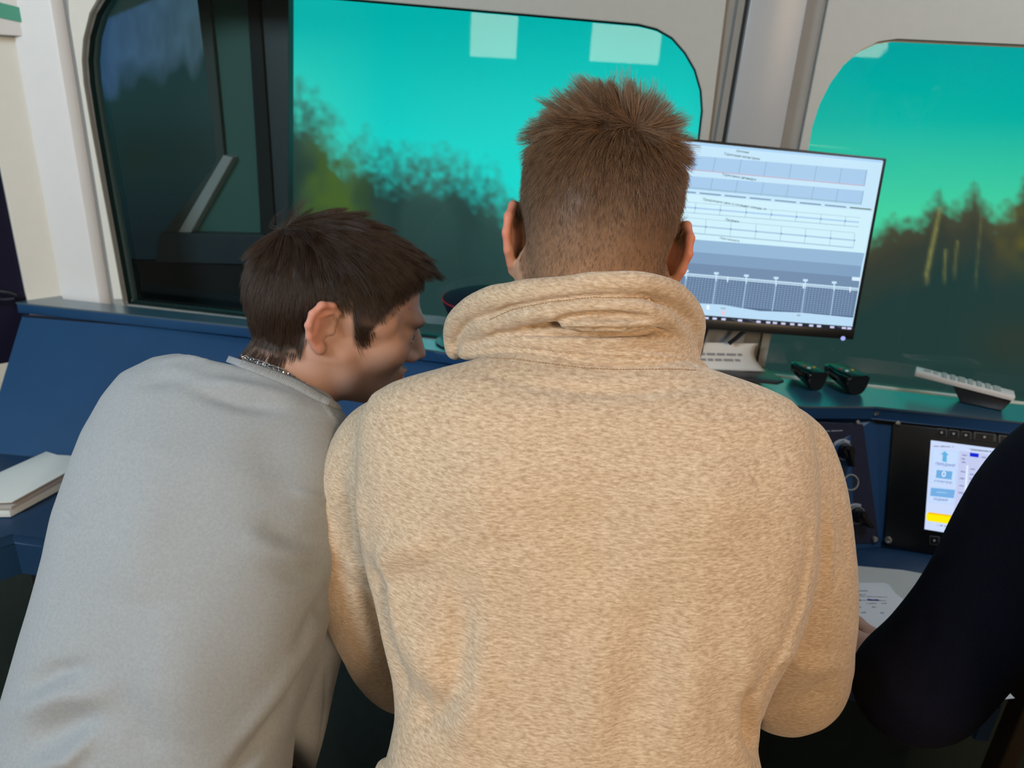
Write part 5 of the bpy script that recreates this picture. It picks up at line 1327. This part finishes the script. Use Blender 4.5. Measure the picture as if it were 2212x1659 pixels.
bodyB = npmesh('body', Vb, Qb, skB, manB)
cB, hB = tones(VhB, len(Vb), (.50, .295, .225), (.60, .28, .215), (.030, .020, .016), edge=.008)
P_ = VhB
brow = np.exp(-((P_[:, 2] - (.021 + .0 * P_[:, 0])) / .0055) ** 2) * np.exp(-((np.abs(P_[:, 0]) - .034) / .017) ** 4) * (P_[:, 1] > .06)
cB[:len(P_)] = cB[:len(P_)] * (1 - .8 * brow[:, None]) + np.array([.05, .03, .022]) * .8 * brow[:, None]
for (ax_, az_, rr_) in ((.048, .043, .0026), (.044, .049, .0018), (.052, .048, .0018)):
    sp = np.exp(-(((P_[:, 0] - ax_) ** 2 + (P_[:, 2] - az_) ** 2) / rr_ ** 2)) * (P_[:, 1] > .03)
    cB[:len(P_)] = cB[:len(P_)] * (1 - .55 * sp[:, None]) + np.array([.45, .12, .13]) * .55 * sp[:, None]
attr_color(bodyB, 'tone', cB)
eyes(toB, bodyB, m_iris, ECB, .25)
for Vx, Qx in hands: attr_color(npmesh('hand', Vx, Qx, skB, manB), 'tone', np.tile(np.array([.50, .295, .225]), (len(Vx), 1)))
def keepB(c): return ((c[:, 2] > hairline(c)) & (np.abs(c[:, 0]) < .079) & (c[:, 2] > -.088)).astype(float) * np.where(c[:, 2] > .07, 1.5, np.where(c[:, 2] < -.02, 2.2, 1.0))
def lenB(P):
    top = np.clip((P[:, 2] - .055) / .05, 0, 1); nape = np.clip((-P[:, 2] - .02) / .05, 0, 1); frontal = np.clip((P[:, 1] - .03) / .05, 0, 1) * top
    side = np.clip((P[:, 1] - .020) / .02, 0, 1) * np.clip((.104 - P[:, 2]) / .012, 0, 1)
    return (.024 + .022 * top + .012 * frontal + .003 * nape) * (1 - .66 * side)
whB = np.array([0, -.075, .095])
def dirB(P, N, s_):
    t = P - whB; t = t - N * (t * N).sum(1, keepdims=True); t /= np.maximum(np.linalg.norm(t, axis=1, keepdims=True), 1e-6)
    top = np.clip((P[:, 2] - .06) / .05, 0, 1)[:, None]; frn = np.clip((P[:, 1] - .02) / .05, 0, 1)[:, None] * top
    down = np.array([0, 0, -1.]) - N * (N @ np.array([0, 0, -1.]))[:, None]
    fl = t * (.5 + .4 * top) + down * (1 - top) * .9 + np.array([0, .18, 0]) * (P[:, 1:2] > -.02)
    return N * (.30 + .02 * top) * (1 - .6 * s_) + fl + frn * np.array([.05, .95, .30]) * (1 - .3 * s_)
hpB = grow(VhB, QhB, NhB, 42000, lenB, dirB, keepB, 11, k=8, clump=.72, nclump=800, jitter=.16, grav=.30)
m_hairB = hair_mat('dark_brown_hair', (.016, .010, .008), (.072, .043, .030), .42, .35)
hair_curves('hair', None, toB(hpB.reshape(-1, 3)).reshape(hpB.shape), .00019, m_hairB, bodyB)
# sweatshirt
TB = Torso(W(440, 1050, .765), W(330, 1640, .635), W(580, 800, .885))
TB.prof([(540, 742), (480, 756), (425, 764), (340, 778), (276, 812), (240, 862), (205, 935), (182, 1000), (152, 1100), (134, 1190), (104, 1300), (66, 1430), (38, 1520), (10, 1600), (-30, 1720), (-60, 2100)],
        [(640, 800), (710, 850), (752, 905), (760, 1000), (752, 1100), (738, 1200), (718, 1290), (692, 1390), (662, 1480), (630, 1580), (620, 1680), (620, 1740), (620, 2100)])
wB = lambda px, py: TB.uw(px, py)[1]
S = SDF((-.80, .30, .70), (.02, 1.12, 1.44), .0042)
w_top = wB(590, 800); w_bot = wB(300, 1720)
def wf(t): return w_bot + (w_top - w_bot) * t
TB.add(S, [(wf(-.2), .105), (wf(0), .115), (wf(.3), .125), (wf(.55), .125), (wf(.75), .110), (wf(.88), .085), (wf(.97), .060), (wf(1.04), .045)], [(wf(0), .12), (wf(.6), .12), (wf(.85), .10), (wf(1.0), .06)], w_bot - .14, w_top - .010, 2.3)
PL, rL = limb(S, [(310, 925, .850, 62), (262, 1050, .870, 74), (240, 1180, .89, 72)], .03)
S.chain([PL[-1], np.array([-.53, 1.00, .850]), np.array([-.50, 1.05, .838])], [rL[-1], .050, .038], .02)
P2, r2 = limb(S, [(720, 1010, .880, 70), (712, 1150, .870, 76), (690, 1330, .83, 58), (668, 1450, .80, 55), (634, 1590, .76, 58), (598, 1700, .74, 62)], .012)
# left elbow bulging out at the frame edge
P3, r3 = limb(S, [(120, 1570, .68, 84), (10, 1625, .68, 78), (-60, 1700, .68, 76)], .02)
VB, QB = S.mesh(3); NB = vnormals(VB, QB)
foldsB = [
    ([(720, 1270), (706, 1360), (672, 1440), (630, 1510), (570, 1590), (500, 1680)], 20, -.010), ([(690, 1350), (650, 1440), (590, 1530), (520, 1610)], 26, .0045),
    ([(700, 1400), (706, 1460), (704, 1530), (690, 1620)], 4, -.0025),
    ([(715, 1285), (680, 1330), (640, 1400)], 14, -.005), ([(735, 1330), (700, 1350), (660, 1420)], 12, .003),
    ([(60, 1490), (120, 1455), (190, 1440)], 24, -.006), ([(40, 1540), (130, 1500), (220, 1500)], 26, .005), ([(60, 1610), (150, 1570), (220, 1560)], 34, -.008), ([(60, 1659), (150, 1640), (210, 1570)], 20, .006),
    ([(560, 1130), (640, 1160), (715, 1170)], 24, -.004), ([(520, 1160), (600, 1200), (680, 1210)], 26, .0035), ([(570, 1210), (640, 1240), (700, 1250)], 22, -.003),
    ([(240, 1480), (300, 1560), (330, 1640)], 46, -.004), ([(360, 1300), (380, 1450), (360, 1600)], 90, .006),
    ([(360, 800), (450, 825), (560, 845), (640, 862)], 16, .0045), ([(430, 845), (520, 868), (600, 880)], 18, -.0045), ([(300, 830), (380, 815), (470, 822)], 16, -.003),
    ([(560, 930), (600, 1010), (620, 1080)], 60, -.004), ([(330, 1000), (300, 1150), (270, 1300)], 70, .005),
    ([(690, 856), (720, 900), (752, 948)], 3.2, .0018), ([(640, 1060), (690, 1078), (730, 1082)], 8, .0025),
    ([(135, 1105), (150, 1122), (168, 1130)], 8, -.003), ([(182, 935), (195, 955), (205, 985)], 8, -.002), ([(330, 785), (400, 772), (470, 770)], 6, .0015),
]
foldsB = [(q_[0], q_[1], q_[2] * 1.5) + tuple(q_[3:]) for q_ in foldsB]
VB = fold(VB, NB, foldsB); VB = VB + NB * (.0012 * vnoise(VB, 15, 15))[:, None]
sweat = npmesh('sweatshirt', VB, QB, m_sweat, manB)
tB = bvh(VB, QB); tHB = bvh(toB(VhB), QhB)
# ribbed crew neck: a flattened ring round the neck, each rib raised
nk = W(610, 890, .895)
ax_n = nrm(OB - nk + np.array([-.01, -.02, 0])); ux = nrm(np.array([1, 0, 0]) - ax_n * ax_n[0]); vx = np.cross(ax_n, ux)
if vx[1] < 0: vx = -vx
COLLAR = [(490, 768), (505, 772), (545, 788), (590, 806), (640, 826), (690, 852), (740, 872)]
rb = []; nseg = 150
cp = np.array(COLLAR, float); Lc = np.r_[0, np.cumsum(np.linalg.norm(np.diff(cp, axis=0), axis=1))]
rows = 7; V_ = []; ok = []
fallback = None
for i in range(nseg * 2 + 1):
    s_ = Lc[-1] * i / (nseg * 2); tap = math.sin(math.pi * min(1, max(0, i / (nseg * 2))) ) ** .35; q0 = np.array([np.interp(s_, Lc, cp[:, k]) for k in (0, 1)])
    base, bn = hit(tB, q0[0] - 4, q0[1] + 14)
    if base is None: base = fallback if fallback is not None else W(q0[0], q0[1] + 14, .82); bn = ax_n
    fallback = base
    outw = nrm((C - base) - ax_n * ((C - base) @ ax_n))
    rib = .0007 * (1 if i % 4 < 2 else -.6)
    for j in range(rows):
        t = j / (rows - 1); V_.append(base + ax_n * (.0125 * t * tap) * .9 + nrm(ray(*q0)) * (.006 * t) + outw * (.0034 * tap * math.sin(math.pi * min(1, t * .9 + .15)) + (rib if 0 < j < rows - 1 else 0)))
V_ = np.array(V_); Qc = np.array([(i * rows + j, i * rows + j + 1, (i + 1) * rows + j + 1, (i + 1) * rows + j) for i in range(nseg * 2) for j in range(rows - 1)])
for _ in range(1): pass
cn = npmesh('neckband', V_, Qc, m_sweat, sweat); thicken(cn, .0022)
# chain necklace: alternating links lying on the neck
CH = [(500, 774), (508, 774), (520, 777), (535, 781), (552, 787), (570, 793), (585, 799), (600, 804), (612, 808), (626, 818), (642, 828), (660, 838)]
ch = np.array(CH, float); Lk = np.r_[0, np.cumsum(np.linalg.norm(np.diff(ch, axis=0), axis=1))]
neckl = bpy.data.objects.new('necklace', None); COL.objects.link(neckl); neckl.parent = bodyB; neckl.matrix_parent_inverse = wm(bodyB).inverted()
m_silver = mat('polished_silver', (.80, .80, .82), .14, .5, 1.0)
nl = 30; fb = None
for i in range(nl):
    s_ = Lk[-1] * (i + .5) / nl; q0 = [np.interp(s_, Lk, ch[:, k]) - 7 * k for k in (0, 1)]; q1 = [np.interp(s_ + 3, Lk, ch[:, k]) - 7 * k for k in (0, 1)]
    a, na = hit(tHB, *q0)
    if a is None: continue
    if na @ (C - a) < 0: na = -na
    t = nrm(WP(q1[0], q1[1], a, na) - a); sd = np.cross(na, t); tl = .45 if i % 2 else -.45; pn = nrm(na * math.cos(tl) + sd * math.sin(tl)); sd2 = np.cross(pn, t)
    c_ = a + na * .0020
    MB().tube([c_ + t * .0036 * math.cos(q_) + sd2 * .0024 * math.sin(q_) for q_ in np.linspace(0, 2 * math.pi, 14, endpoint=False)], .00085, 6, closed=True).build('link', m_silver, neckl, smooth=True)
trousers('trousers', (-.30, .56, .78), [(-.42, .44, 0), (-.17, .44, 0)], m_trou, manB, r0=.14)
for x_ in ((-.42, .44, 0), (-.17, .44, 0)): shoe(x_, m_shoe, manB)

# ---------------------------------------------------------------- the person in dark navy at the right edge
manC = empty('person', (.78, .42, 0), 'person in a dark navy long-sleeved top at the right edge, holding a printed form', 'person')
OC = np.array([.785, .575, 1.605]); RC = rotm(math.radians(22), math.radians(-28), 0)
toC = lambda P: np.asarray(P) @ RC.T + OC
neckC = RC.T @ (np.array([.765, .50, 1.425]) - OC)
VhC, QhC = make_head(neckC, .057)
hw = WZ(1932, 1462, ZD + .036)
handC = make_hand(hw, (-.75, .62, .02), (-.30, -.52, .78), 1, .75, thumb_open=.9)
Vb, Qb = toC(VhC), QhC
bodyC = npmesh('body', Vb, Qb, skB, manC)
cC, hC = tones(VhC, len(Vb), (.46, .27, .20), (.52, .25, .19), (.04, .026, .02), edge=.008)
attr_color(bodyC, 'tone', cC); eyes(toC, bodyC, m_iris)
attr_color(npmesh('hand', handC[0], handC[1], skB, manC), 'tone', np.tile(np.array([.46, .27, .20]), (len(handC[0]), 1)))
hpC = grow(VhC, QhC, vnormals(VhC, QhC), 9000, lenB, dirB, keepB, 5, k=6, clump=.6, nclump=500, jitter=.16, grav=.3)
hair_curves('hair', None, toC(hpC.reshape(-1, 3)).reshape(hpC.shape), .0004, m_hairB, bodyC)
S = SDF((.34, .22, .74), (1.12, 1.02, 1.46), .005)
sh_ = W(2340, 905, .70)
limb(S, [(2372, 1010, .74, 146), (2292, 1094, .755, 150), (2218, 1208, .76, 144), (2142, 1302, .755, 119), (2062, 1392, .745, 110), (1986, 1482, .74, 114)], .02)
el, es = pxr(1962, 1482, .74)
S.chain([el, (el + hw) / 2 + np.array([.012, -.01, .004]), hw + np.array([.006, -.004, 0])], [112 * es, .050, .036], .02)
tc_ = np.array([.765, .44, 1.10])
S.ell(tc_ + np.array([.0, .02, .10]), (.205, .135, .24), .03); S.ell(tc_ + np.array([0, 0, -.20]), (.185, .125, .20), .06)
S.cone(tc_ + np.array([-.15, .06, .22]), sh_ + np.array([.06, -.01, -.055]), .085, .078, .03)
S.cone(tc_ + np.array([-.05, .05, .27]), sh_ + np.array([.135, -.05, -.060]), .075, .066, .03)
S.cone(tc_ + np.array([.15, .02, .22]), tc_ + np.array([.24, .12, .02]), .075, .065, .05); S.cone(tc_ + np.array([.24, .12, .02]), tc_ + np.array([.20, .36, -.18]), .06, .05, .03)
S.cone(tc_ + np.array([0, .04, .28]), tc_ + np.array([0, .07, .34]), .08, .065, .05)
VC, QC = S.mesh(3); NC = vnormals(VC, QC)
VC = fold(VC, NC, [([(2150, 1130), (2060, 1200), (1990, 1250)], 26, -.010), ([(2080, 1180), (2010, 1225), (1970, 1265)], 22, .009), ([(1990, 1260), (2000, 1340), (1985, 1420)], 24, -.005), ([(2110, 1010), (2100, 1060), (2085, 1120)], 12, .004), ([(1890, 1400), (1930, 1500), (1990, 1570)], 26, .005), ([(2060, 1400), (2010, 1500), (1990, 1560)], 22, -.004)])
topC = npmesh('sweatshirt', VC, QC, m_navyc, manC)
trousers('trousers', (.80, .42, .88), [(.68, .40, 0), (.92, .40, 0)], m_trou, manC, r0=.15)
for x_ in ((.68, .40, 0), (.92, .40, 0)): shoe(x_, m_shoe, manC)
